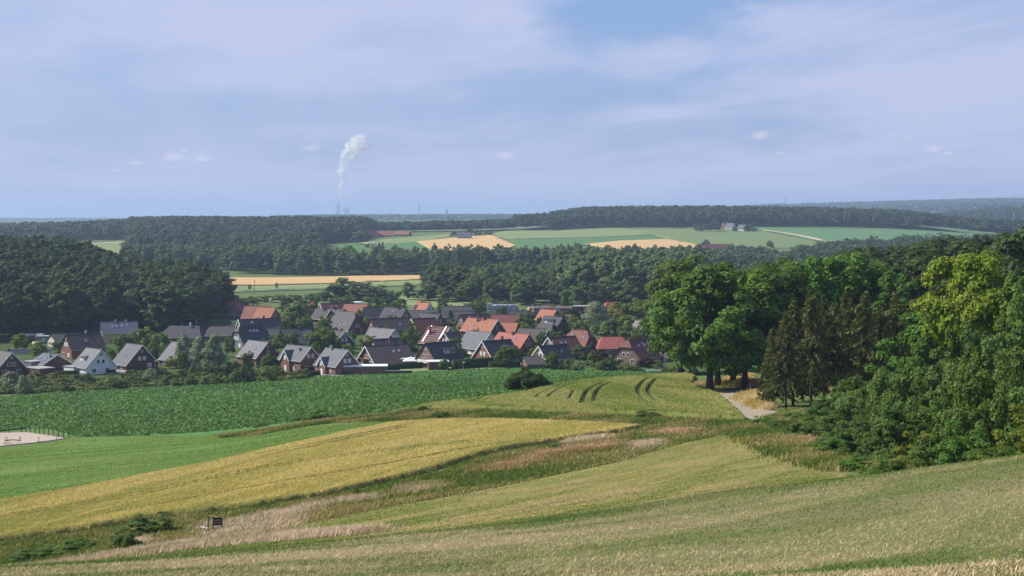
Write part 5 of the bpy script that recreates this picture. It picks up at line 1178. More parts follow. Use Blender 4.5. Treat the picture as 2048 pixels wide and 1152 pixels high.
VT = [ # px, top row, base row (row where its foot would be), width px, kind, label
 (42, 668, 706, 36, 'l', 'round sunlit tree standing alone before the dark forest'), (118, 682, 705, 26, 'g', 'small tree between yellow tank and brick gable'),
 (268, 664, 712, 40, 'g', 'leafy tree left of centre behind the big plain grey roof'), (292, 658, 712, 44, 'l', 'taller bright tree behind the big plain grey roof'), (318, 668, 714, 36, 'g', 'darker tree right behind the big plain grey roof'),
 (245, 672, 715, 30, 'g', 'tree squeezed between slate blue roof and the red brick gable'), (345, 676, 705, 22, 'l', 'yellowish shrub tree below the hipped roofs'),
 (368, 674, 738, 30, 'w', 'first silvery willow of three, slim and pale'), (400, 678, 742, 32, 'w', 'second silvery willow of three, pale and bushy'), (428, 674, 745, 40, 'w', 'third silvery willow of three, broadest'),
 (590, 610, 668, 56, 'g', 'large garden tree between orange roof and barn roofed house'), (566, 640, 672, 28, 'l', 'bright small tree under the large garden tree'), (612, 634, 672, 30, 'g', 'round tree beside the rambling dark house'),
 (576, 596, 635, 34, 'g', 'dark tree behind the glowing orange roof'), (600, 598, 640, 28, 'g', 'tree beyond the large garden tree'), (628, 594, 622, 22, 'g', 'round tree at the paddock edge behind the twin chimneys'),
 (636, 664, 712, 48, 'g', 'dark broad tree between the two front cross gabled houses'), (655, 656, 705, 34, 'g', 'darker tree behind the broad tree in the front gardens'), (557, 670, 706, 34, 'g', 'dark tree right of the smooth grey roof'),
 (735, 672, 700, 34, 'l', 'pale green garden bush beneath the white gabled house'), (826, 682, 705, 24, 'd', 'dark bush in front of the glass strip roof'),
 (670, 592, 612, 22, 'g', 'small tree behind the maroon roof'), (695, 590, 622, 30, 'g', 'round tree left of the white flat roofed shed'), (748, 596, 626, 34, 'g', 'round tree in the row behind the rear roofs'), (772, 596, 626, 34, 'g', 'dark round tree in the row behind the rear roofs'), (800, 598, 622, 30, 'g', 'last round tree in the row behind the rear roofs'),
 (885, 596, 628, 24, 'g', 'upright tree right of the small white gabled house'), (955, 598, 632, 30, 'g', 'dark tree left of the netted building site'), (978, 596, 630, 34, 'l', 'pale tree left of the netted building site'),
 (901, 624, 655, 12, 'c', 'dark cypress between the grey roofs'), (1052, 624, 668, 34, 'g', 'garden tree left of the tall dark slate house'), (1082, 630, 660, 16, 'd', 'bush at the foot of the scaffolded brick shell'), (1076, 656, 694, 32, 'g', 'dark tree between bright red roof and maroon roof'), (1108, 650, 682, 11, 'c', 'slim bright cypress in front of the tall dark slate house'),
 (1148, 610, 640, 20, 'd', 'ivy dark tree beside the yellow boards'), (1190, 608, 668, 46, 'w', 'round silvery willow at the village edge'), (1236, 606, 650, 44, 'l', 'olive green tree below the valley wood'), (1275, 600, 650, 52, 'l', 'broad olive tree beside the big oak'), (1255, 632, 662, 50, 'l', 'flat topped yellow green tree behind the village'),
 (1160, 644, 690, 36, 'g', 'tree right of the tall dark slate house'), (1220, 640, 690, 44, 'g', 'dense garden tree behind the rust roof'), (1258, 652, 700, 46, 'g', 'garden tree above the orange red hipped roof'), (1292, 648, 712, 44, 'g', 'dark garden tree close to the big oak'), (1310, 610, 690, 40, 'g', 'tall garden tree half behind the big oak'),
 (1022, 694, 732, 52, 'd', 'large dark bush right of the sunlit red brick house'), (1000, 702, 732, 30, 'd', 'dark round bush joined to the large dark bush'), (1103, 706, 740, 32, 'g', 'round garden tree before the cream gabled house'), (1130, 716, 738, 30, 's', 'pale flowering shrub beside the round garden tree'), (1160, 692, 728, 38, 'g', 'round garden tree right of the cream gabled house'), (1184, 705, 732, 28, 's', 'light shrub near the plum bushes'),
 (1198, 700, 728, 28, 'p', 'plum coloured bush left of the brown hipped house'), (1292, 716, 742, 34, 'p', 'plum coloured bush right of the brown hipped house'), (1218, 714, 742, 42, 'd', 'dark round bush before the brown hipped house'), (1248, 728, 743, 30, 's', 'flowering shrub below the brown hipped house'), (1222, 684, 705, 26, 'p', 'dark red tree under the orange red hipped roof'), (1150, 728, 742, 30, 's', 'low shrub at the beet field edge'), (1272, 732, 744, 24, 'd', 'low dark shrub before the plum coloured bush'), (1320, 730, 745, 26, 's', 'low yellow shrub below the big oak'), (1350, 732, 745, 24, 's', 'small shrub behind the oak trunk'), (1385, 728, 745, 20, 'd', 'round shrub left of the oak trunk'),
 (112, 732, 745, 14, 'l', 'yellow ball shaped shrub before the blue grey roofed house'), (130, 733, 746, 14, 's', 'green ball shaped shrub before the blue grey roofed house'), (262, 740, 752, 24, 'd', 'dark shrub beside the parked white car'), (525, 728, 757, 28, 's', 'light shrub at the end of the front shrub belt'), (552, 732, 756, 34, 'l', 'yellow green shrub at the front shrub belt end'),
 (480, 640, 668, 24, 'g', 'tree at the forest end below the dark red roof'), (505, 660, 690, 20, 'd', 'dark tree behind the smooth grey roof'), (528, 620, 640, 26, 'g', 'garden tree half covering the orange roof'), (692, 690, 712, 16, 'd', 'dark shrub right of the little dark house'), (925, 695, 715, 16, 'd', 'round bush below the white gable'), (930, 698, 714, 12, 's', 'clipped ball bush below the white gable'), (1005, 668, 690, 16, 'd', 'dark bush before the bright red roof'),
]
SIZES = {}
for i, (px, r0, r1, w, k, lab) in enumerate(VT):
    Y = G(px, r1, 430); Y = min(Y, 880)
    h = solve_h(px, r0, Y); c, nm, cat = KINDS[k]
    tree(nm, lab, cat, 'garden trees and shrubs of the village', px, Y, max(1.2, h*1.03), max(1.2, w/F*Y*1.08), c[i % len(c)], K_GA[i % 2] if k in 'gl' and h > 4 else None)
# two lollipop trees
for px, r0, r1, w, lab in ((887, 718, 742, 20, 'ball headed little tree on a bare stem beside the brick garage'), (619, 726, 740, 13, 'small ball headed tree on a stem by the white trimmed cross gable')):
    Y = G(px, r1, 430); h = solve_h(px, r0, Y); ww = w/F*Y
    r = link('ball_tree', None, None, P(px, Y)); props(r, lab, 'tree')
    b = MB(); b.tube([(0, 0, -.2), (0, 0, h-ww*.5)], .09, 6); b.build('trunk', M_BARK, r)
    link('crown', crown_mesh('ball_crown', 77, ww, ww/2, 0, 30, 1600, .22, L_GARDEN, cr=(.3, .42), lump=.03), r, (0, 0, h-ww))
# clipped hedges
def hedge(label, a, b_, h, w, mat=None, y0=430):
    pa, pb = [P(q[0], G(q[0], q[1], y0)) for q in (a, b_)]; d = pb-pa; L = d.length; ang = math.atan2(d.y, d.x)
    n = int(L*h*30+L*w*30); g = np.random.default_rng(int(L*100))
    x = g.uniform(-L/2, L/2, n); f = g.integers(0, 3, n)
    y = np.where(f == 0, -w/2, np.where(f == 1, w/2, g.uniform(-w/2, w/2, n))); z = np.where(f == 2, h, g.uniform(0, h, n))
    p = np.stack([x, y, z], 1)+g.normal(size=(n, 3))*.06; nn = np.stack([g.normal(size=n)*.4, np.sign(y)*(f < 2)+g.normal(size=n)*.4, (f == 2)*1.0+.3+g.normal(size=n)*.3], 1)
    V, Fq = leaf_quads(p, nn, .22, g)
    mbx = MB(); mbx.box((0, 0, h/2-.3), (L-.2, w-.25, h+.4)); o = len(V)
    V = np.concatenate([V, np.array(mbx.v)]); Fq = np.concatenate([Fq, np.array(mbx.f)+o])
    m = (pa+pb)/2; o_ = link('hedge', np_mesh('hedge', V, Fq, mat or L_HEDGE), None, (m.x, m.y, min(pa.z, pb.z)), ang)
    return props(o_, label, 'hedge')
hedge('long clipped hedge right of the brick garage', (905, 741), (984, 735), 3.6, 1.6)
hedge('clipped hedge between flat garage and white tent', (772, 741), (845, 737), 2.4, 1.4)
hedge('clipped hedge behind the beet field at the large dark bush', (978, 737), (1060, 734), 2.4, 1.4)
hedge('low clipped hedge below the blue grey roofed house', (60, 752), (232, 747), 1.5, 1.4)
hedge('hedge in front of the wide dark brown house', (770, 727), (822, 726), 1.4, 1.0)
hedge('dark hedge in front of the grey roofed cross gabled house', (545, 758), (640, 752), 1.8, 1.6)
hedge('hedge around the front yard of the brick house beside the long garage', (600, 745), (640, 744), 1.6, 1.2)
# rough shrub belt between the houses and the beet field
pts = scatter([(-320, 432), (0, 436), (200, 452), (400, 472), (560, 494), (640, 506), (640, 512), (540, 514), (400, 512), (200, 502), (0, 498), (-320, 490)], 6.2)
for i, (px, Y) in enumerate(pts):
    dark = rnd.random() < .42
    row0 = rnd.random()
    h = rnd.uniform(1.6, 3.4) if Y < 470 else rnd.uniform(1.4, 4.4)
    if 470 < px < 560: h = rnd.uniform(2, 5.5); dark = rnd.random() < .5
    if px > 560: h *= .8
    c = (C_SD if dark else C_SH)
    tree('wild_shrub', 'dark shrub of the wild belt along the beet field' if dark else 'light olive shrub of the wild belt along the beet field', 'shrub', 'shrubs of the wild belt along the beet field', px, Y, h, rnd.uniform(4.5, 8.5), c[i % len(c)])
for px, r0, r1, w, lab in ((455, 712, 760, 40, 'dark tree right of the silvery willows'), (490, 718, 762, 34, 'dark round tree in the shrub belt'), (420, 726, 766, 40, 'dark bush tree below the silvery willows'), (20, 745, 785, 38, 'grey green bush at the near end of the shrub belt'), (46, 752, 790, 24, 'pale bush at the near end of the shrub belt'), (300, 738, 772, 26, 'pale young tree in the shrub belt'), (470, 742, 768, 26, 'light round bush in the shrub belt'), (2, 700, 745, 20, 'dark tree cut by the frame edge before the village')):
    Y = G(px, r1, 425); h = solve_h(px, r0, Y)
    tree('belt_tree', lab, 'tree', 'taller trees of the wild belt', px, Y, h, w/F*Y*1.1, (C_SD if 'dark' in lab else C_WI if 'pale' in lab or 'grey' in lab else C_GA)[0], None)
# small garden bushes between the houses
n = 0; ng = np.random.default_rng(4)
for k in range(3000):
    if n >= 270: break
    Y = float(ng.uniform(525, 860)); px = float(ng.uniform(60 if Y < 640 else 480, 1320))
    x, y = lin(px, Y), Y
    if any(math.hypot(x-hx, y-hy) < max(l_, w_)*.5+1.0 for hx, hy, l_, w_, t_, yy_ in HOUSES): continue
    kk = 'dsgldg'[n % 6]; c, nm, cat = KINDS[kk]
    big = kk in 'gl'
    tree('garden_bush' if not big else 'young_tree', 'green bush in the gardens between the village houses' if not big else 'young leafy tree in the gardens between the village houses', cat, 'garden bushes between the village houses' if not big else 'young trees between the village houses', px, Y, float(ng.uniform(4, 8) if big else ng.uniform(1.4, 3.4)), float(ng.uniform(4, 7) if big else ng.uniform(3, 6.5)), c[n % len(c)])
    n += 1

# --- valley trees beyond the village
C_MI = T('valley_crown', 5, 20, 6.5, 0.6, 55, 3000, .78, L_MID, cr=(.24, .40), lump=.30, up=.4)
C_PO = T('poplar_crown', 4, 25, 4.6, 0.6, 70, 3400, .72, L_POPLAR, 'round', cr=(.34, .55), lump=.35, up=.4)
C_BS = T('valley_bush_crown', 3, 8, 5, .2, 40, 1400, .60, L_MID, 'dome', cr=(.22, .38), lump=.35)
def vt(name, lab, grp, pts, hs, ws, cs, nmax=130):
    pts, rest = pick(pts, hs, ws, nmax)
    for i, (px, Y, h, w) in enumerate(pts): tree(name, lab, 'tree', grp, px, Y, h, w, cs[i % len(cs)])
    mass('wood_interior', lab.replace('tree', 'trees').replace('poplar', 'poplars')+', the ones further in', rest, 300, 1.3, L_MID, 63+len(pts))
vt('poplar_tree', 'tall pale poplar in the valley wood beyond the village', 'poplars of the valley wood', scatter([(1140, 930), (1330, 880), (1420, 900), (1420, 1120), (1240, 1150), (1120, 1080)], 11), (22, 31), (8, 12), C_PO)
vt('valley_tree', 'mid green tree of the valley wood behind the building sites', 'mid green trees of the valley wood', scatter([(850, 1000), (960, 930), (1150, 890), (1300, 870), (1500, 860), (1560, 1000), (1480, 1240), (1100, 1240), (860, 1180)], 14), (11, 19), (10, 15), C_MI)
for px, r0, r1, w, lab in ((880, 533, 600, 52, 'tall dark tree at the near tip of the valley wood'), (915, 536, 600, 46, 'broad dark tree behind the tip of the valley wood'), (850, 575, 602, 40, 'round pale tree before the tip of the valley wood'), (900, 572, 604, 50, 'light bushy tree under the tall dark tree'), (1105, 568, 605, 50, 'dark spreading tree in front of the poplars'), (1290, 560, 612, 60, 'dark broad tree in front of the tall poplars'), (1010, 545, 602, 44, 'slim mid green tree by the pale hall')):
    Y = G(px, r1, 850); tree('valley_tree', lab, 'tree', 'single trees of the valley wood', px, Y, solve_h(px, r0, Y), w/F*Y, C_MI[len(lab) % 5])
for px, r0, r1, w, lab in ((665, 570, 602, 44, 'rounded pale tree left in the clump behind the village'), (690, 557, 600, 52, 'tallest tree of the clump behind the village'), (722, 566, 602, 50, 'dark tree of the clump behind the village'), (752, 572, 604, 44, 'broad dark tree right in the clump behind the village'), (735, 566, 598, 36, 'mid green tree deep in the clump behind the village'), (790, 580, 602, 26, 'small tree right of the clump behind the village'), (818, 566, 600, 26, 'cone shaped dark tree before the valley wood'), (772, 586, 602, 24, 'low bush right of the clump behind the village'), (640, 582, 602, 30, 'low pale bush left of the clump behind the village'), (438, 572, 598, 24, 'round tree at the forest end on the meadow'),
                           (620, 586, 600, 30, 'low hedge bush on the meadow behind the village'), (590, 588, 602, 30, 'dark hedge bush on the meadow behind the village'), (560, 588, 602, 32, 'round hedge bush on the meadow behind the village'), (530, 590, 604, 32, 'broad hedge bush on the meadow behind the village'), (505, 592, 606, 30, 'hedge bush near the forest end on the meadow'), (480, 594, 608, 28, 'hedge bush beside the first orange roof')):
    Y = G(px, r1, 800); tree('meadow_tree', lab, 'tree', 'trees on the meadow behind the village', px, Y, solve_h(px, r0, Y), w/F*Y, (C_MI if r1-r0 > 22 else C_BS)[len(lab) % 3])
for px, r0, r1, w, lab in ((499, 569, 582, 9, 'small round tree left of the utility pole'), (553, 566, 580, 7, 'small upright tree alone on the pale meadow')):
    Y = G(px, r1, 850); r = link('field_tree', None, None, P(px, Y)); props(r, lab, 'tree'); h = solve_h(px, r0, Y); s = w/F*Y
    link('crown', C_GA[0][0], r, (0, 0, h*.22), 0, (s/8, s/8, h*.8/9)); b = MB(); b.tube([(0, 0, -.2), (0, 0, h*.5)], .14, 5); b.build('trunk', M_BARK, r)
# poplar and mixed belt behind the long ripe wheat
vt('belt_poplar', 'upright tree in the belt behind the long ripe wheat field', 'trees of the belt behind the ripe wheat', scatter([(470, 1360), (640, 1345), (760, 1345), (900, 1375), (1060, 1395), (1240, 1330), (1400, 1330), (1400, 1480), (1060, 1470), (900, 1450), (640, 1420), (470, 1430)], 11.5), (17, 25), (8, 12), C_PO+C_MI, 190)
for px, r0, r1, w, lab in ((757, 485, 520, 9, 'slim dark poplar, left of a pair above the belt'), (764, 484, 520, 11, 'slim dark poplar, right of a pair above the belt'), (720, 460, 489, 36, 'lone broad dark tree left of the red roofed farm'), (1540, 482, 497, 14, 'lone round tree at the end of the barn hedge'), (1412, 480, 500, 18, 'dark tree in front of the long red barn'),
                           (738, 488, 496, 18, 'small pale bush under the lone broad tree'), (908, 462, 473, 14, 'dark bush left of the slate roofed farmhouse'), (955, 460, 472, 20, 'dark tree right of the slate roofed farmhouse'), (975, 462, 471, 22, 'low tree farthest right of the slate roofed farmhouse'), (940, 457, 469, 16, 'tree just behind the slate roofed farmhouse'), (1430, 442, 460, 26, 'dark tree left of the hilltop farmhouses'), (1412, 448, 460, 18, 'low tree left of the hilltop farmhouses'), (1395, 450, 459, 18, 'small bush farthest left of the hilltop farmhouses'), (1500, 449, 462, 24, 'round pale tree right of the hilltop farmhouses'), (1470, 455, 463, 14, 'bush between the hilltop farmhouses'), (1460, 488, 502, 22, 'hedge tree right of the long red barn'), (1482, 490, 503, 22, 'second hedge tree right of the long red barn'), (1500, 492, 503, 24, 'third hedge tree right of the long red barn'), (1522, 492, 503, 24, 'low hedge bush near the lone round tree'), (1390, 495, 508, 16, 'low bush left of the long red barn'), (1378, 490, 502, 10, 'tiny bush at the ripe wheat corner')):
    Y = min(G(px, r1, 1500), 2380 if px < 1000 else 2330); h = max(4, solve_h(px, r0, Y)); w = w/F*Y
    tree('hillside_tree', lab, 'tree', 'single trees on the far hillside', px, Y, h, w, (C_PO[0] if 'slim' in lab else C_MI[len(lab) % 5]))
vt('valley_tree', 'tree of the loose copse below the far barn', 'trees of the copse below the far barn', scatter([(1290, 1500), (1560, 1420), (1640, 1480), (1560, 1640), (1380, 1660), (1290, 1620)], 17), (10, 15), (11, 16), C_MI, 60)
vt('valley_tree', 'tree in the line below the clearing beyond the dark forest', 'trees below the far clearing', scatter([(250, 1440), (470, 1400), (640, 1400), (640, 1520), (470, 1540), (250, 1560)], 15), (15, 22), (10, 15), C_MI, 60)

# --- woods that read as one mass
def wood(name, label, poly, step, hs, ws, nleaf, leaf, mat, seed=1, hfun=None):
    g = np.random.default_rng(seed); tp = []
    for i in range(6):
        p, n, gg = crown_pts(seed*50+i, 1.0, .5, .30, 18, nleaf, 'round', cr=(.34, .5), lump=.3, up=.35); p[:, 2] = np.minimum(p[:, 2], 1.02); tp.append((p, n))
    VV, FF, o = [], [], 0
    for (px, Y) in scatter(poly, step):
        p, n = tp[g.integers(0, 6)]; h = g.uniform(*hs); w = g.uniform(*ws); a = g.uniform(0, 6.28); c, s = math.cos(a), math.sin(a)
        if hfun: h *= hfun(px, Y)
        q = np.stack([(p[:, 0]*c-p[:, 1]*s)*w, (p[:, 0]*s+p[:, 1]*c)*w, p[:, 2]*h], 1)
        m = np.stack([n[:, 0]*c-n[:, 1]*s, n[:, 0]*s+n[:, 1]*c, n[:, 2]], 1)
        b = P(px, Y); q += np.array(b)
        V, Fq = leaf_quads(q, m, leaf, g); VV.append(V); FF.append(Fq+o); o += len(V)
    if not VV: return
    return props(link(name, np_mesh(name, np.concatenate(VV), np.concatenate(FF), mat)), label, 'wood', kind='stuff')
# wooded ridge with a clearing (left open between px 110 and 262)
wood('mixed_wood', 'wooded hill behind the dark forest and the long ripe wheat', [(262, 1620), (470, 1560), (640, 1540), (640, 1700), (640, 2000), (730, 2080), (745, 2420), (640, 2750), (480, 2850), (320, 2800), (262, 2500), (262, 2130)], 10.5, (12, 27), (10, 22), 420, 1.25, L_FAR, 3)
wood('mixed_wood', 'long wooded strip beyond the clearing and the dark forest', [(-500, 2150), (110, 2150), (262, 2130), (262, 2500), (320, 2800), (200, 2950), (-500, 2900)], 12, (12, 24), (10, 21), 330, 1.5, L_FAR, 4)
wood('mixed_wood', 'wood in the hollow left of the far clearing', [(-500, 1350), (60, 1400), (118, 1800), (110, 2020), (-500, 2000)], 13, (13, 19), (11, 16), 240, 1.3, L_FAR, 5)
wood('mixed_wood', 'long low wood behind the red roofed farm', [(745, 2460), (1000, 2430), (1030, 2520), (1010, 2900), (640, 3000), (640, 2750)], 12, (11, 19), (10, 20), 330, 1.5, L_FAR, 6)
wood('hilltop_wood', 'dark wood along the top of the far hill', [(1028, 2440), (1110, 2410), (1200, 2460), (1300, 2450), (1400, 2440), (1500, 2460), (1640, 2480), (1800, 2460), (1990, 2430), (2060, 2380), (2300, 2400), (2300, 2900), (1900, 2840), (1500, 2840), (1200, 2860), (1028, 2720)], 12, (17, 26), (12, 20), 330, 1.5, L_FAR, 7)
wood('mixed_wood', 'wooded slope closing the hillside fields beyond the dense wood', [(1560, 1350), (1780, 1250), (2300, 1200), (2300, 1900), (1800, 1850), (1640, 1750), (1580, 1500)], 13, (14, 21), (12, 17), 260, 1.2, L_FAR, 8)
def ridge(label, poly, step, hs, ws, nl, lf, seed): wood('distant_wood', label, poly, step, hs, ws, nl, lf, L_FAR, seed)
ridge('faint blue wooded ridge below the cooling tower', [(560, 6300), (1080, 6300), (1080, 7400), (560, 7400)], 60, (16, 24), (60, 90), 60, 7.0, 21)
ridge('faint blue woods along the horizon beyond the long wooded strip', [(-500, 11000), (560, 11000), (560, 13500), (-500, 13500)], 120, (14, 26), (100, 150), 60, 12.0, 22)
ridge('hazy wooded hill behind the hamlet at the far right', [(1780, 4300), (1880, 3700), (2300, 3500), (2300, 4900), (1900, 4900)], 32, (16, 24), (30, 45), 90, 4.0, 23)
ridge('pale blue wooded hills on the horizon beyond the hilltop wood', [(1480, 9500), (1700, 9000), (2400, 9000), (2400, 10600), (1480, 10600)], 110, (20, 32), (100, 150), 60, 10.0, 24)
ridge('scattered hazy woods on the plain between the hamlet hill and the horizon hills', [(1480, 7600), (1760, 6300), (2400, 5400), (2400, 8900), (1480, 9300)], 95, (16, 26), (80, 130), 60, 9.0, 25)
# ---------------------------------------------------------------- grasses and crops close by
def blades(name, label, pts, hs, w, mat, lean=.35, cat='grass', clump=1, cs=.1, seed=3, raise_=0.0, border=None):
    """pts (n,2) world xy; each blade a thin bent triangle pair"""
    g = np.random.default_rng(seed)
    if clump > 1:
        pts = np.repeat(pts, clump, 0)+g.normal(size=(len(pts)*clump, 2))*cs
    n = len(pts)
    if border is not None:                       # the crop stands lower along its border
        d = np.full(n, 9.0); q = np.array(border); 
        for a, b_ in zip(q, np.roll(q, -1, 0)):
            ab = b_-a; k = np.abs(pts[:, 1]-a[1]) < 9
            if not k.any(): continue
            w_ = pts[k]-a; t_ = np.clip((w_@ab)/max(1e-9, ab@ab), 0, 1); d[k] = np.minimum(d[k], np.hypot(*(w_-t_[:, None]*ab).T))
        raise_ = .05+(raise_-.05)*np.clip(d/.5, 0, 1)
    z = H(pts[:, 0], pts[:, 1])+raise_
    b = np.stack([pts[:, 0], pts[:, 1], z-.02], 1)
    h = g.uniform(hs[0], hs[1], n)[:, None] if not callable(hs) else hs(pts, g)[:, None]
    a = g.uniform(0, 6.283, n); t = np.stack([np.cos(a), np.sin(a), np.zeros(n)], 1)*(w*g.uniform(.6, 1.3, n))[:, None]
    l = g.normal(size=(n, 3))*lean; l[:, 2] = 0; l[:, 0] += lean*.5
    mid = b+np.array([0, 0, 1])*h*.6+l*h*.35; tip = b+np.array([0, 0, 1])*h*.97+l*h
    V = np.stack([b-t*.5, b+t*.5, mid+t*.42, tip, mid-t*.42], 1).reshape(-1, 3)
    i = np.arange(n)*5
    # two faces per blade: quad as two triangles, tip triangle
    Fc = np.concatenate([np.stack([i, i+1, i+2], 1), np.stack([i, i+2, i+4], 1), np.stack([i+4, i+2, i+3], 1)])
    return props(link(name, np_mesh(name, V, Fc, mat)), label, cat, kind='stuff')
def pts_px(n, px, Y, g, poly=None, pw=1.0):
    """n points spread over a px/Y box, evenly over the picture columns"""
    out = []; tot = 0
    while tot < n:
        a = g.uniform(*px, n); u = g.uniform(0, 1, n); b = (Y[0]**pw+(Y[1]**pw-Y[0]**pw)*u)**(1/pw)
        p = np.stack([lin(a, b), b], 1)
        if poly is not None: p = p[inside(poly, p[:, 0], p[:, 1])]
        out.append(p); tot += len(p)
        if len(p) == 0: break
    return np.concatenate(out)[:n]
g5 = np.random.default_rng(21)
M_BL = blade_mat('slope_blades', ((0.055, 0.115, 0.020), (0.14, 0.16, 0.048), (0.42, 0.33, 0.195)), scale=.2, scale2=.9, stretch=.3, wts=(.36, .60), jit=.6)
blades('slope_grass_blades', 'short dry and green grass blades covering the near slope', pts_px(560000, (-160, 2250), (10.5, 66), g5, pw=.8), (.035, .115), .0145, M_BL, .6, seed=5)
M_BG = blade_mat('crest_blades', ((0.065, 0.125, 0.022), (0.11, 0.155, 0.038), (0.24, 0.22, 0.10)), scale=.3, scale2=1.6, wts=(.45, .75))
def crest(n):
    a = g5.uniform(-100, 2200, n); yc = np.interp(a, [-100, 0, 740, 1300, 1700, 2048, 2200], [36, 37, 47, 52, 55, 58, 58]); b = yc+g5.normal(size=n)*2.6-1
    return np.stack([lin(a, b), b], 1)
blades('crest_grass_blades', 'greener grass along the crest of the near slope', crest(32000), (.07, .16), .014, M_BG, .4, seed=6)
# verge: weeds, pink dry grass, rust coloured sorrel
VP = FIELDS['verge_strip']
M_WEED = blade_mat('verge_weeds', ((0.082, 0.125, 0.026), (0.14, 0.16, 0.038), (0.27, 0.22, 0.09)), scale=.12, scale2=.5, wts=(.36, .72), jit=.6)
M_DRY = blade_mat('dry_verge_grass', ((0.24, 0.215, 0.085), (0.38, 0.30, 0.18), (0.46, 0.36, 0.25)), scale=.12, scale2=.8)
M_RUST = blade_mat('rusty_sorrel', ((0.20, 0.16, 0.05), (0.33, 0.21, 0.10), (0.42, 0.29, 0.17)), scale=.15, scale2=.8)
M_GOLD = blade_mat('golden_verge_grass', ((0.36, 0.28, 0.09), (0.43, 0.34, 0.13), (0.48, 0.38, 0.19)), scale=.15, scale2=.8)
vp = pts_px(46000, (-260, 1500), (94, 262), g5, VP, .7); vp = vp+g5.normal(size=vp.shape)*.5
blades('verge_weeds', 'tall green weeds of the verge between barley and mown meadow', vp, (.12, .46), .08, M_WEED, .45, clump=3, cs=.25, seed=7, cat='weeds')
def poly_pts(n, pts, y0, y1=400):
    poly = [(lin(a, G(a, r, y0, y1)), G(a, r, y0, y1)) for a, r in pts]
    xs = [p[0] for p in poly]; ys = [p[1] for p in poly]; out = np.zeros((0, 2))
    while len(out) < n:
        q = np.stack([g5.uniform(min(xs), max(xs), 4*n), g5.uniform(min(ys), max(ys), 4*n)], 1); out = np.concatenate([out, q[inside(poly, q[:, 0], q[:, 1])]])
    return out[:n]
def cat_pts(*a): return np.concatenate(a)
def wall_pts(n, lo, hi):
    """strip hugging the crest: interpolated distance between two px->Y polylines"""
    a = g5.uniform(lo[0][0], lo[-1][0], n); l = np.interp(a, [q[0] for q in lo], [q[1] for q in lo]); h = np.interp(a, [q[0] for q in hi], [q[1] for q in hi])
    b = l+(h-l)*g5.uniform(0, 1, n); return np.stack([lin(a, b), b], 1)
dry = cat_pts(wall_pts(5200, [(-150, 93), (0, 93), (250, 95), (500, 94), (760, 90)], [(-150, 101), (0, 101), (250, 103), (500, 103), (760, 93)]),
              poly_pts(1500, [(385, 1052), (450, 1045), (520, 1030), (590, 1022), (600, 1046), (560, 1068), (420, 1085)], 88), poly_pts(520, [(530, 1030), (640, 1008), (650, 1018), (560, 1040)], 88), poly_pts(260, [(670, 1003), (740, 993), (745, 1003), (675, 1012)], 88),
              poly_pts(900, [(800, 975), (870, 967), (890, 978), (830, 988)], 88), poly_pts(600, [(1140, 880), (1215, 872), (1220, 880), (1120, 895)], 100), poly_pts(350, [(1270, 888), (1320, 882), (1315, 895), (1270, 902)], 100), poly_pts(500, [(245, 1085), (270, 1078), (280, 1092), (255, 1096)], 88))
blades('dry_grass', 'pinkish dry grass tufts along the verge', dry+g5.normal(size=dry.shape)*.6, (.25, .62), .055, M_DRY, .45, clump=5, cs=.2, seed=8)
rust = cat_pts(poly_pts(2800, [(960, 935), (1050, 912), (1130, 895), (1230, 882), (1240, 895), (1130, 915), (1020, 940), (960, 948)], 100), poly_pts(800, [(800, 828), (835, 826), (838, 838), (800, 840)], 150), poly_pts(800, [(1140, 838), (1260, 846), (1260, 856), (1130, 850)], 150),
               poly_pts(1600, [(1376, 768), (1418, 762), (1432, 790), (1400, 792), (1378, 782)], 180), poly_pts(1500, [(1300, 868), (1360, 850), (1420, 850), (1380, 872)], 120), poly_pts(1000, [(1560, 880), (1600, 872), (1615, 890), (1590, 900)], 110))
blades('rusty_weeds', 'rust coloured sorrel and dry stalks in the verge', rust+g5.normal(size=rust.shape)*.9, (.22, .58), .06, M_RUST, .45, clump=4, cs=.25, seed=9, cat='weeds')
gold = cat_pts(poly_pts(3800, [(1478, 800), (1492, 792), (1516, 786), (1522, 796), (1540, 815), (1530, 822), (1500, 809), (1472, 798)], 170), poly_pts(1200, [(1440, 766), (1470, 752), (1500, 752), (1510, 775), (1470, 776)], 262), poly_pts(1000, [(1600, 770), (1660, 760), (1660, 790), (1600, 790)], 200))
blades('golden_grass', 'golden tall grass between the gravel track and the spruces', gold+g5.normal(size=gold.shape)*.6, (.4, 1.1), .08, M_GOLD, .35, clump=7, cs=.3, seed=10)
edge = cat_pts(poly_pts(4200, [(1440, 860), (1490, 845), (1560, 860), (1620, 890), (1700, 925), (1700, 945), (1620, 930), (1530, 900), (1470, 872)], 88), poly_pts(2500, [(1540, 838), (1600, 820), (1620, 850), (1560, 862)], 150), poly_pts(1500, [(1690, 930), (1800, 930), (1900, 905), (1800, 952)], 84))
blades('thicket_weeds', 'nettles and tall grass along the foot of the thicket', edge+g5.normal(size=edge.shape)*.8, (.2, .7), .09, M_WEED, .4, clump=7, cs=.35, seed=11, cat='weeds')
fe = []
for k, (nm, ct) in enumerate((('beet_field', 9000),)):
    pass
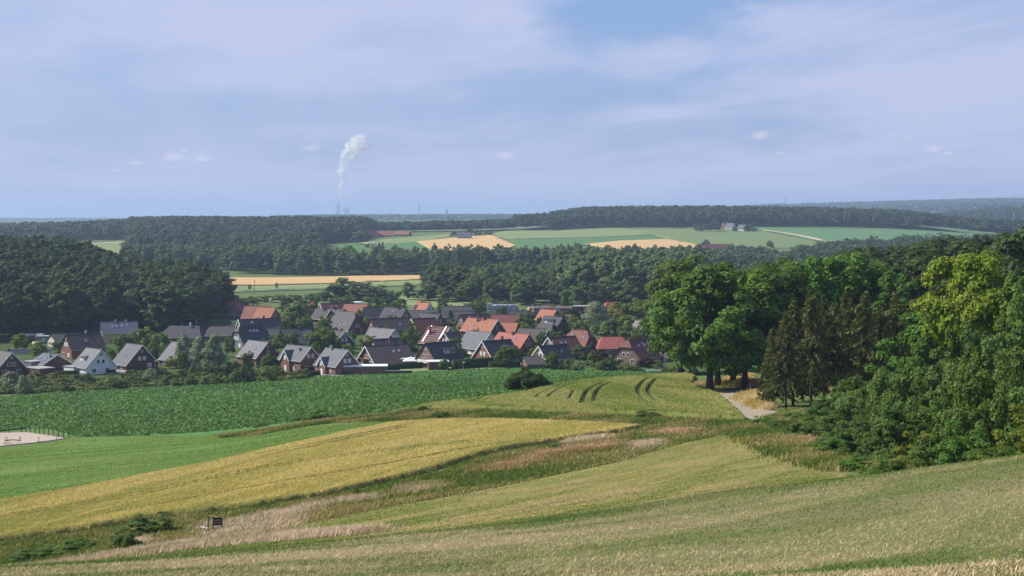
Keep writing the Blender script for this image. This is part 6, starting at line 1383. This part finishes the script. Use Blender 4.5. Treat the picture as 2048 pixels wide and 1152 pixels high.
# crop texture: barley and wheat ears, beet leaves
M_BE = blade_mat('barley_ears', ((0.29, 0.28, 0.078), (0.40, 0.335, 0.10), (0.51, 0.405, 0.15)), scale=.10, scale2=.35, ang=R(70), stretch=.08, jit=.25)
FB = FIELDS['barley_field']
def off_tracks(p, tracks, y0, hw):
    keep = np.ones(len(p), bool)
    for tr in tracks:
        pl = np.array(smooth_line([(lin(a, G(a, r, y0)), G(a, r, y0)) for a, r in tr[0]], 10)); d = np.full(len(p), 1e9)
        for a, b in zip(pl[:-1], pl[1:]):
            ab = b-a; t = np.clip(((p[:, 0]-a[0])*ab[0]+(p[:, 1]-a[1])*ab[1])/max(1e-9, ab@ab), 0, 1)
            d = np.minimum(d, np.hypot(p[:, 0]-a[0]-t*ab[0], p[:, 1]-a[1]-t*ab[1]))
        keep &= d > tr[1]+.1
    return p[keep]
blades('barley_ears', 'golden barley ears covering the field', off_tracks(pts_px(300000, (-260, 1300), (118, 235), g5, FB, .5), BARLEY_TRACKS, 90, .3), (.10, .26), .05, M_BE, .5, seed=12, raise_=.50, border=FB, cat='barley')
M_WE = blade_mat('wheat_ears', ((0.165, 0.21, 0.05), (0.23, 0.25, 0.07), (0.30, 0.29, 0.10)), scale=.08, scale2=.4, ang=R(100), stretch=.15, jit=.25)
blades('wheat_ears', 'yellow green wheat ears covering the rise', off_tracks(pts_px(120000, (780, 1500), (200, 342), g5, FIELDS['wheat_field'], .7), WT, 150, .4), (.12, .28), .09, M_WE, .5, seed=13, raise_=.68, border=FIELDS['wheat_field'], cat='wheat')
def beet_leaves():
    p = pts_px(120000, (-200, 1560), (270, 540), g5, FIELDS['beet_field'], .3); n = len(p)
    z = H(p[:, 0], p[:, 1])+.32+g5.uniform(-.05, .16, n)
    pos = np.stack([p[:, 0], p[:, 1], z], 1)
    V, Fq = leaf_quads(pos, np.array([0, 0, .8])+unit(n, g5)*.75, .40, g5, .5)
    props(link('beet_leaves', np_mesh('beet_leaves', V, Fq, L_BEET)), 'glossy dark green beet leaves covering the field', 'beet leaves', kind='stuff')
L_BEET = leaf_mat('beet_leaves', (0.064, 0.150, 0.028), (0.088, 0.185, 0.036), (0.17, 0.275, 0.10), scale=.02, trans=.2)
beet_leaves()
M_MB = blade_mat('mown_blades', ((0.068, 0.115, 0.020), (0.122, 0.142, 0.034), (0.38, 0.285, 0.14)), scale=.20, scale2=.3, ang=R(62), stretch=.10, wts=(.30, .58), jit=.25)
blades('mown_stubble', 'short cut grass lying in olive and straw coloured swaths', pts_px(170000, (40, 1820), (84, 196), g5, FIELDS['mown_meadow'], .4), (.05, .16), .07, M_MB, .9, seed=15)
M_ME = blade_mat('meadow_blades', ((0.048, 0.098, 0.015), (0.102, 0.172, 0.032), (0.19, 0.245, 0.09)), scale=.12, scale2=.4, ang=R(14), stretch=.12, wts=(.36, .75))
blades('meadow_grass', 'fresh green grass of the meadow with pale mowing streaks', pts_px(130000, (-260, 830), (150, 270), g5, FIELDS['green_meadow'], .4), (.06, .22), .09, M_ME, .9, seed=16)
# weedy bank between beet, meadow and wheat
bank = cat_pts(poly_pts(2600, [(440, 872), (520, 862), (600, 848), (650, 838), (660, 846), (600, 856), (520, 870), (445, 877)], 200), poly_pts(2600, [(640, 838), (740, 832), (860, 826), (860, 842), (740, 844), (650, 848)], 180), poly_pts(5200, [(850, 822), (1000, 823), (1150, 830), (1300, 836), (1420, 842), (1480, 846), (1470, 862), (1300, 858), (1150, 846), (1000, 840), (850, 838)], 170), poly_pts(1200, [(780, 826), (860, 806), (930, 800), (860, 816), (790, 830)], 200))
M_BANK = blade_mat('bank_weeds', ((0.07, 0.115, 0.022), (0.13, 0.155, 0.034), (0.28, 0.22, 0.09)), scale=.12, scale2=.4, wts=(.36, .70), jit=.6)
blades('bank_weeds', 'dark weeds on the bank between barley and green wheat', bank, (.2, .65), .12, M_BANK, .45, clump=6, cs=.45, seed=14, cat='weeds')
# bushes standing in the verge
for px, Y, h, w, k, lab in ((300, 118, 1.6, 4.6, 0, 'rounded green bush in the verge at the barley edge'), (262, 104, 1.5, 2.6, 1, 'dark bush in the verge below the rounded green bush'), (240, 106, 1.3, 1.6, 1, 'small dark shrub left of the dark verge bush'), (640, 268, 1.8, 5.0, 1, 'dark bush on the bank at the beet field corner'), (600, 272, 1.0, 4, 1, 'low bramble on the bank between beet and meadow'), (1292, 214, 1.2, 5, 0, 'leafy weed patch on the bank below the tractor tracks'), (1284, 202, .9, 2.2, 0, 'small round bush in the verge near the barley tip'), (880, 236, 1.2, 4, 1, 'dark weed clump on the bank above the barley'), (712, 136, .8, .7, 1, 'single dark thistle at the barley edge'), (1108, 166, .9, 1.6, 0, 'small green shrub in the rust coloured verge'), (150, 112, .9, 4, 0, 'low weed mound in the verge by the barley'), (60, 110, .9, 3.5, 0, 'low weed mound in the verge near the frame edge'), (520, 866 and 266, 1.0, 4, 1, 'low dark scrub on the bank beside the green meadow')):
    tree('verge_bush', lab, 'bush', 'bushes in the verge', px, Y, h, w, (C_BU[len(lab) % 5] if k == 0 else C_BL[len(lab) % 2]))

# ---------------------------------------------------------------- small things
def small(name, label, cat, px, Y, rz=0.0, group=None):
    r = link(name, None, None, P(px, Y), rz); return props(r, label, cat, group)
# broken bench in the verge
Yb = 112; r = small('broken_bench', 'broken dark wooden bench frame with tilted backrest in the dry verge grass', 'bench', 424, Yb, R(-8))
b = MB(); b.tube([(-.35, .0, -.2), (-.28, .1, 1.25)], .045, 5); b.build('post', M_BLACK, r)
b = MB(); b.tube([(.02, -.1, -.2), (.12, .1, 1.25)], .045, 5); b.build('post', M_BLACK, r)
b = MB(); b.box((-.12, .1, 1.26), (.75, .08, .06), 0, Matrix.Rotation(R(6), 4, 'Y')); b.build('cross_bar', M_WOODL, r); b = MB(); b.box((-.1, .05, .62), (.4, .06, .05)); b.build('cross_bar', M_WOODL, r)
b = MB()
for i in range(3): b.box((.42, .15, .66+i*.20), (.62, .05, .17), 0, Matrix.Rotation(R(-4), 4, 'Y'))
b.build('backrest', M_BLACK, r)
b = MB(); b.tube([(.74, .1, .3), (.70, .2, 1.15)], .05, 5); b.build('leg', M_BLACK, r)
b = MB(); b.box((-.62, -.2, .36), (.55, .35, .05), 0, Matrix.Rotation(R(10), 4, 'Y')); b.build('seat', plain('bleached_board', (.5, .47, .42)), r)
for sx in (-.8, -.5):
    b = MB(); b.tube([(sx, -.2, -.2), (sx, -.2, .4)], .03, 5); b.build('leg', M_BLACK, r)
# arena posts and jumps
ap = [(18, 867), (43, 864), (52, 866), (61, 867), (70, 868), (79, 868.5), (88, 870), (97, 871.5), (107, 872.5), (117, 874), (127, 876.5), (138, 877)]
for i, (px, row) in enumerate(ap):
    o = small('fence_post', 'thin dark post of the riding arena fence facing the beet field', 'post', px, G(px, row, 200), group='posts of the riding arena fence')
    b = MB(); b.tube([(0, 0, -.2), (0, 0, 1.25)], [.085, .075], 6); b.box((0, 0, 1.27), (.17, .17, .05)); b.build('post', M_POST, o)
for px, row, lab in ((77, 887, 'leaning rail post on the meadow side of the riding arena'), (113.5, 882, 'thin marker post near the tip of the riding arena')):
    o = small('marker_post', lab, 'post', px, G(px, row, 200)); b = MB(); b.tube([(0, 0, -.1), (.05, 0, 1.15)], .05, 5); b.box((.05, 0, 1.16), (.1, .1, .04)); b.build('post', M_POST, o)
for row, lab, x0, x1, dk in ((884, 'horse jump with dark rails on the riding arena sand', 10, 41, 0), (888.5, 'dark low pole pair lying before the horse jump', 8, 42, 1)):
    pm = (x0+x1)/2; Y = G(pm, row, 200); w = (x1-x0)/F*Y; o = small('horse_jump', lab, 'jump', pm, Y)
    if not dk:
        for s in (-1, 1):
            b = MB(); b.tube([(s*w/2, 0, -.1), (s*w/2, 0, .95)], .05, 5); b.tube([(s*w/2-s*.3, .3, -.1), (s*w/2-s*.3, .3, .9)], .04, 5); b.build('stand', M_POST, o)
        b = MB(); b.tube([(-w/2, 0, .28), (-w*.1, 0, .36), (w/2, 0, .30)], .08, 6); b.build('rail', M_BLACK, o)
        b = MB(); b.tube([(-w/2, .05, .12), (w*.1, 0, .08), (w/2, 0, .16)], .08, 6); b.build('rail', M_BLACK, o)
    else:
        for s in (-1, 1):
            b = MB(); b.tube([(s*w*.38-.45, 0, .12), (s*w*.38+.45, 0, .12)], .13, 7); b.build('pole_foot', M_BLACK, o)
        b = MB(); b.tube([(-w*.4, .1, .16), (w*.4, .1, .10)], .05, 6); b.build('rail', M_POST, o)
# cars
def car(label, px, row, col, rz, y0=430, kind='estate'):
    o = small('parked_car', label, 'car', px, G(px, row, y0), rz)
    m = plain('car_paint_'+kind+str(int(px)), col, .25, .6, var=.02)
    prof = [(-2.1, .35), (-2.15, .75), (-1.95, .95), (-1.55, 1.0), (-1.1, 1.42), (.35, 1.47), (1.05, 1.02), (1.95, .86), (2.12, .65), (2.1, .35)]
    b = MB(); n = len(prof)
    vs = [(x, s*(.86 if z < 1.1 else .66), z) for s in (-1, 1) for x, z in prof]
    b.add(vs, [list(range(n))[::-1], [i+n for i in range(n)]]+[[i, (i+1) % n, (i+1) % n+n, i+n] for i in range(n)]); b.build('body', m, o)
    b = MB()
    for s in (-1, 1): b.add([(-1.35, s*.80, 1.03), (.85, s*.80, 1.03), (.32, s*.70, 1.38), (-1.05, s*.70, 1.38)], [[0, 1, 2, 3]])
    b.add([(1.02, -.72, 1.05), (1.02, .72, 1.05), (.42, .62, 1.45), (.42, -.62, 1.45)], [[0, 1, 2, 3]])
    b.add([(-1.62, -.72, 1.05), (-1.62, .72, 1.05), (-1.17, .62, 1.40), (-1.17, -.62, 1.40)], [[0, 1, 2, 3]])
    b.build('window', M_GLASS, o)
    for x in (-1.3, 1.3):
        for s in (-1, 1):
            w = MB(); w.tube([(x, s*.68, .33), (x, s*.90, .33)], .33, 12); wh = w.build('wheel', M_BLACK, o)
            w = MB(); w.tube([(x, s*.88, .33), (x, s*.915, .33)], .2, 10); w.build('rim', M_ALU, wh)
    for s in (-1, 1):
        h = MB(); h.box((2.08, s*.62, .68), (.08, .32, .14)); h.build('headlight', M_FRAME, o)
car('dark car parked in front of the white garage door', 697, 751, (.035, .04, .045), R(16))
car('white car parked beside the dark brick house with plain grey roof', 249, 739, (.75, .76, .78), R(8))
car('dark car with pale windscreen under the white carport', 146, 747, (.06, .08, .11), R(12))
car('pale car beside the low lean to of the cream gabled house', 1083, 733, (.55, .56, .58), R(-10))
# white tent
Y = G(822, 733, 430); o = small('party_tent', 'white pointed party tent between garage and flat carport', 'tent', 822, Y, R(10))
b = MB(); b.shell([(-3, -2, 2.1), (3, -2, 2.1), (3, 2, 2.1), (-3, 2, 2.1), (0, 0, 3.6)], [[0, 1, 4], [1, 2, 4], [2, 3, 4], [3, 0, 4]], .08); b.build('canopy', M_WHITE, o)
for sx in (-1, 1):
    for sy in (-1, 1): b = MB(); b.tube([(sx*2.9, sy*1.9, -.2), (sx*2.9, sy*1.9, 2.1)], .05, 5); b.build('leg', M_ALU, o)
# awning on the brown house
# yellow tank
Y = G(74, 698, 480); o = small('storage_tank', 'cream yellow rounded tank with dark strap behind the concrete wall', 'tank', 74, Y+2, R(14))
b = MB(); pr = [(-2.0, .5), (-1.9, 1.0), (-1.5, 1.25), (1.5, 1.25), (1.9, 1.0), (2.0, .5)]
b.tube([(x, 0, 1.7) for x, _ in pr], [q for _, q in pr], 14); b.build('vessel', plain('cream_paint', (.62, .56, .36), .5), o)
b = MB(); b.tube([(-.35, 0, 1.7), (.0, 0, 1.7)], 1.28, 14); b.build('strap', M_BLACK, o)
for s in (-1, 1): b = MB(); b.box((s*1.2, 0, .3), (.3, 1.6, .8)); b.build('foot', M_ZINC, o)
# street lamps, posts, poles
for px, r0, r1, lab in ((310, 722, 748, 'slim street lamp right of the dark brick gable'), (926, 725, 742, 'slim street lamp at the end of the long clipped hedge')):
    Y = G(px, r1, 430); h = solve_h(px, r0, Y); o = small('street_lamp', lab, 'street lamp', px, Y); b = MB(); b.tube([(0, 0, -.2), (0, 0, h)], [.09, .06], 6); b.build('pole', M_ZINC, o)
    b = MB(); b.tube([(-.1, 0, h+.02), (.3, 0, h+.06), (.75, 0, h)], [.10, .16, .07], 8); b.build('lamp_head', M_FRAME, o)
for px, row, h, lab in ((1500, 781, 1.05, 'white delineator post at the road edge beside the oak trunk'), (1537.5, 789, 1.1, 'white delineator post in front of the spruces'), (1484, 785, .5, 'short white kerb post where the track joins the road')):
    Y = G(px, row, 180); o = small('delineator_post', lab, 'post', px, Y); b = MB(); b.box((0, 0, h/2), (.14, .1, h)); b.box((0, 0, h+.02), (.12, .09, .05)); b.build('post', M_FRAME, o)
    b = MB(); b.box((0, 0, h*.78), (.145, .105, .16)); b.build('band', M_BLACK, o)
Y = G(509, 583, 850); h = solve_h(509, 560, Y); o = small('utility_pole', 'single wooden utility pole on the pale meadow beyond the village', 'pole', 509, Y); b = MB(); b.tube([(0, 0, -.3), (0, 0, h)], [.2, .15], 6); b.box((0, 0, h-.5), (1.6, .14, .14)); b.build('pole', M_POST, o)
Y = G(771, 580, 850); h = solve_h(771, 561, Y); o = small('lattice_mast', 'short lattice power mast on the meadow right of the tree clump', 'mast', 771, Y)
b = MB()
for s in (-1, 1): b.tube([(s*.5, 0, -.3), (s*.12, 0, h)], .07, 5)
for z in np.arange(.5, h-1, 1.0): b.tube([(-.45+.3*z/h, 0, z), (.45-.3*z/h, 0, z+.8)], .05, 4)
for z, w in ((h-.3, 3.4), (h-1.6, 2.6)): b.box((0, 0, z), (w, .14, .14))
b.build('mast', M_ZINC, o)
ribbon('field_path', 'thin dirt path along the pale meadow beyond the village', [(440, 586), (520, 583), (580, 579), (640, 578)], 3.0, M_ASPH, .5, 850, 1300)
# garden walls and yards of the front row
for nm, lab, pts in (('driveway', 'pale paved drive in front of the long garage', [(632, 754), (715, 753), (708, 745), (640, 746)]), ('driveway', 'paved yard before the white house and its carport', [(138, 749), (262, 747), (256, 741), (140, 742)]), ('grass_verge', 'yellowish mown strip between hedges and beet field', [(800, 747), (985, 740), (1010, 736), (985, 733), (800, 741)])):
    sheet(nm, lab, pts, M_YARD if nm == 'driveway' else M_FPALE, .30 if nm == 'driveway' else .35, nx=10, ny=6, y0=430, cat=nm.replace('_', ' '))
# ---------------------------------------------------------------- horizon: power station, chimneys, masts
def far_thing(name, label, cat, px, Y): return props(link(name, None, None, P(px, Y)), label, cat)
YT = 18000.0; k = YT/F
zt = CZ+(HZ-406)*k
o = far_thing('cooling_tower', 'pale cooling tower on the horizon under the steam plume', 'cooling tower', 676, YT); z0 = o.location.z; hh = zt-z0
b = MB(); N = 14; rr = [(30*math.sqrt(1+((t-.78)/.55)**2)*.82) for t in np.linspace(0, 1, N)]
b.tube([(0, 0, hh*i/(N-1)) for i in range(N)], rr, 24, cap=False); M_CT = plain('tower_concrete', (.42, .43, .45), .9, scale=.02); b.build('shell', M_CT, o)
b = MB(); b.tube([(0, 0, hh-3), (0, 0, hh+1)], rr[-1]*1.03, 24, cap=False); b.build('rim', M_CT, o)
o = far_thing('power_station', 'low block of the power station right of the cooling tower', 'power station', 693, YT); z0 = o.location.z; h2 = CZ+(HZ-417)*k-z0
b = MB(); b.box((0, 0, h2/2), (62, 50, h2)); b.build('boiler_house', M_CT, o)
b = MB(); b.box((-22, 0, h2+4), (14, 20, 9)); b.box((18, 0, h2+3), (18, 20, 7)); b.build('roof_house', M_CT, o)
for px, r0, Yc, w, lab, nm in ((838, 408, 12000, 5.5, 'tall thin chimney on the horizon', 'factory_chimney'), (782, 408, 17000, 5, 'faintest thin chimney on the horizon', 'factory_chimney'), (893, 420, 6500, 4.2, 'short dark tower on the near blue ridge', 'water_tower'), (1571, 393, 9500, 2.6, 'hairline radio mast above the hilltop wood', 'radio_mast')):
    o = far_thing(nm, lab, 'mast' if 'mast' in nm else 'chimney', px, Yc); h = CZ+(HZ-r0)/F*Yc-o.location.z
    b = MB(); b.tube([(0, 0, 0), (0, 0, h)], [w*1.3, w*.9], 10); b.build('shaft', M_CT if px < 850 else M_ZINC, o)
    b = MB(); b.tube([(0, 0, h*.97), (0, 0, h)], w*1.25, 10); b.build('head', M_BLACK if px < 900 else M_ZINC, o)
# ---------------------------------------------------------------- air and steam
HAZE_TOP = zt+22
b = MB(); HB = 42000.0
b.box((0, HB/2-3000, (HAZE_TOP-180)/2), (2*HB, HB+6000, HAZE_TOP+180))
m = bpy.data.materials.new('air_haze'); m.use_nodes = True; t = NT(m.node_tree)
pv_ = t.n('ShaderNodeVolumePrincipled', {'Color': (0.52, 0.67, 1.0, 1), 'Density': HAZE_D, 'Anisotropy': 0.2})
out = t.n('ShaderNodeOutputMaterial'); t.nt.links.new(pv_.outputs[0], out.inputs['Volume'])
props(b.build('haze', m), 'thin blue summer haze filling the valley air', 'haze', kind='stuff')
# steam plume above the tower (starts just over the haze)
def plume():
    g = np.random.default_rng(9)
    path = [(677.5, 404.0, 2.2), (679, 396, 3.5), (682, 386, 4.5), (680, 376, 5.5), (683, 366, 6), (687, 358, 6.5), (682, 348, 8), (685, 338, 9), (687, 328, 10), (692, 318, 11), (696, 308, 13), (706, 300, 15), (716, 293, 18), (722, 286, 17), (714, 282, 15), (726, 276, 11), (720, 270, 8), (704, 290, 14), (728, 291, 14)]
    path = [tuple(q) for q in smooth_line(path[:12], 5)]+path[12:]
    bm = bmesh.new(); zmin = HAZE_TOP+2
    for i, (px, row, r) in enumerate(path):
        for q in range(5 if r < 7 else 9 if r < 12.9 else 34):
            rr = r*k*g.uniform(.16, .46) if q else r*k*.62
            c = np.array([(px-CX)*k, YT, CZ+(HZ-row)*k])+(unit(1, g)[0]*r*k*np.array([1.05, .8, .8])*g.uniform(.3, 1.0) if q else 0)
            rr = min(rr, max(3.0, c[2]-zmin-2)) 
            if c[2]-rr < zmin: c[2] = zmin+rr+.5
            bmesh.ops.create_icosphere(bm, subdivisions=2, radius=rr, matrix=Matrix.Translation(Vector(c)))
    me = bpy.data.meshes.new('steam_plume'); bm.to_mesh(me); bm.free()
    m = bpy.data.materials.new('steam'); m.use_nodes = True; t = NT(m.node_tree)
    p = t.n('ShaderNodeTexCoord').outputs['Object']
    dn = t.math('MULTIPLY', t.ss(t.noise(p, 0.012, 4.0, 0.62), 0.38, 0.68), 0.024)
    dn = t.math('ADD', dn, t.math('MULTIPLY', t.ss(t.sep(p)[2], HAZE_TOP+480, HAZE_TOP+60), 0.022))
    pv = t.n('ShaderNodeVolumePrincipled', {'Color': (1, .997, .99, 1), 'Density': dn, 'Anisotropy': 0.0})
    out = t.n('ShaderNodeOutputMaterial'); t.nt.links.new(pv.outputs[0], out.inputs['Volume'])
    me.materials.append(m); o = link('steam_plume', me)
    rm = o.modifiers.new('remesh', 'REMESH'); rm.mode = 'VOXEL'; rm.voxel_size = 4.0
    props(o, 'white steam plume rising from the cooling tower', 'steam', kind='stuff')
plume()
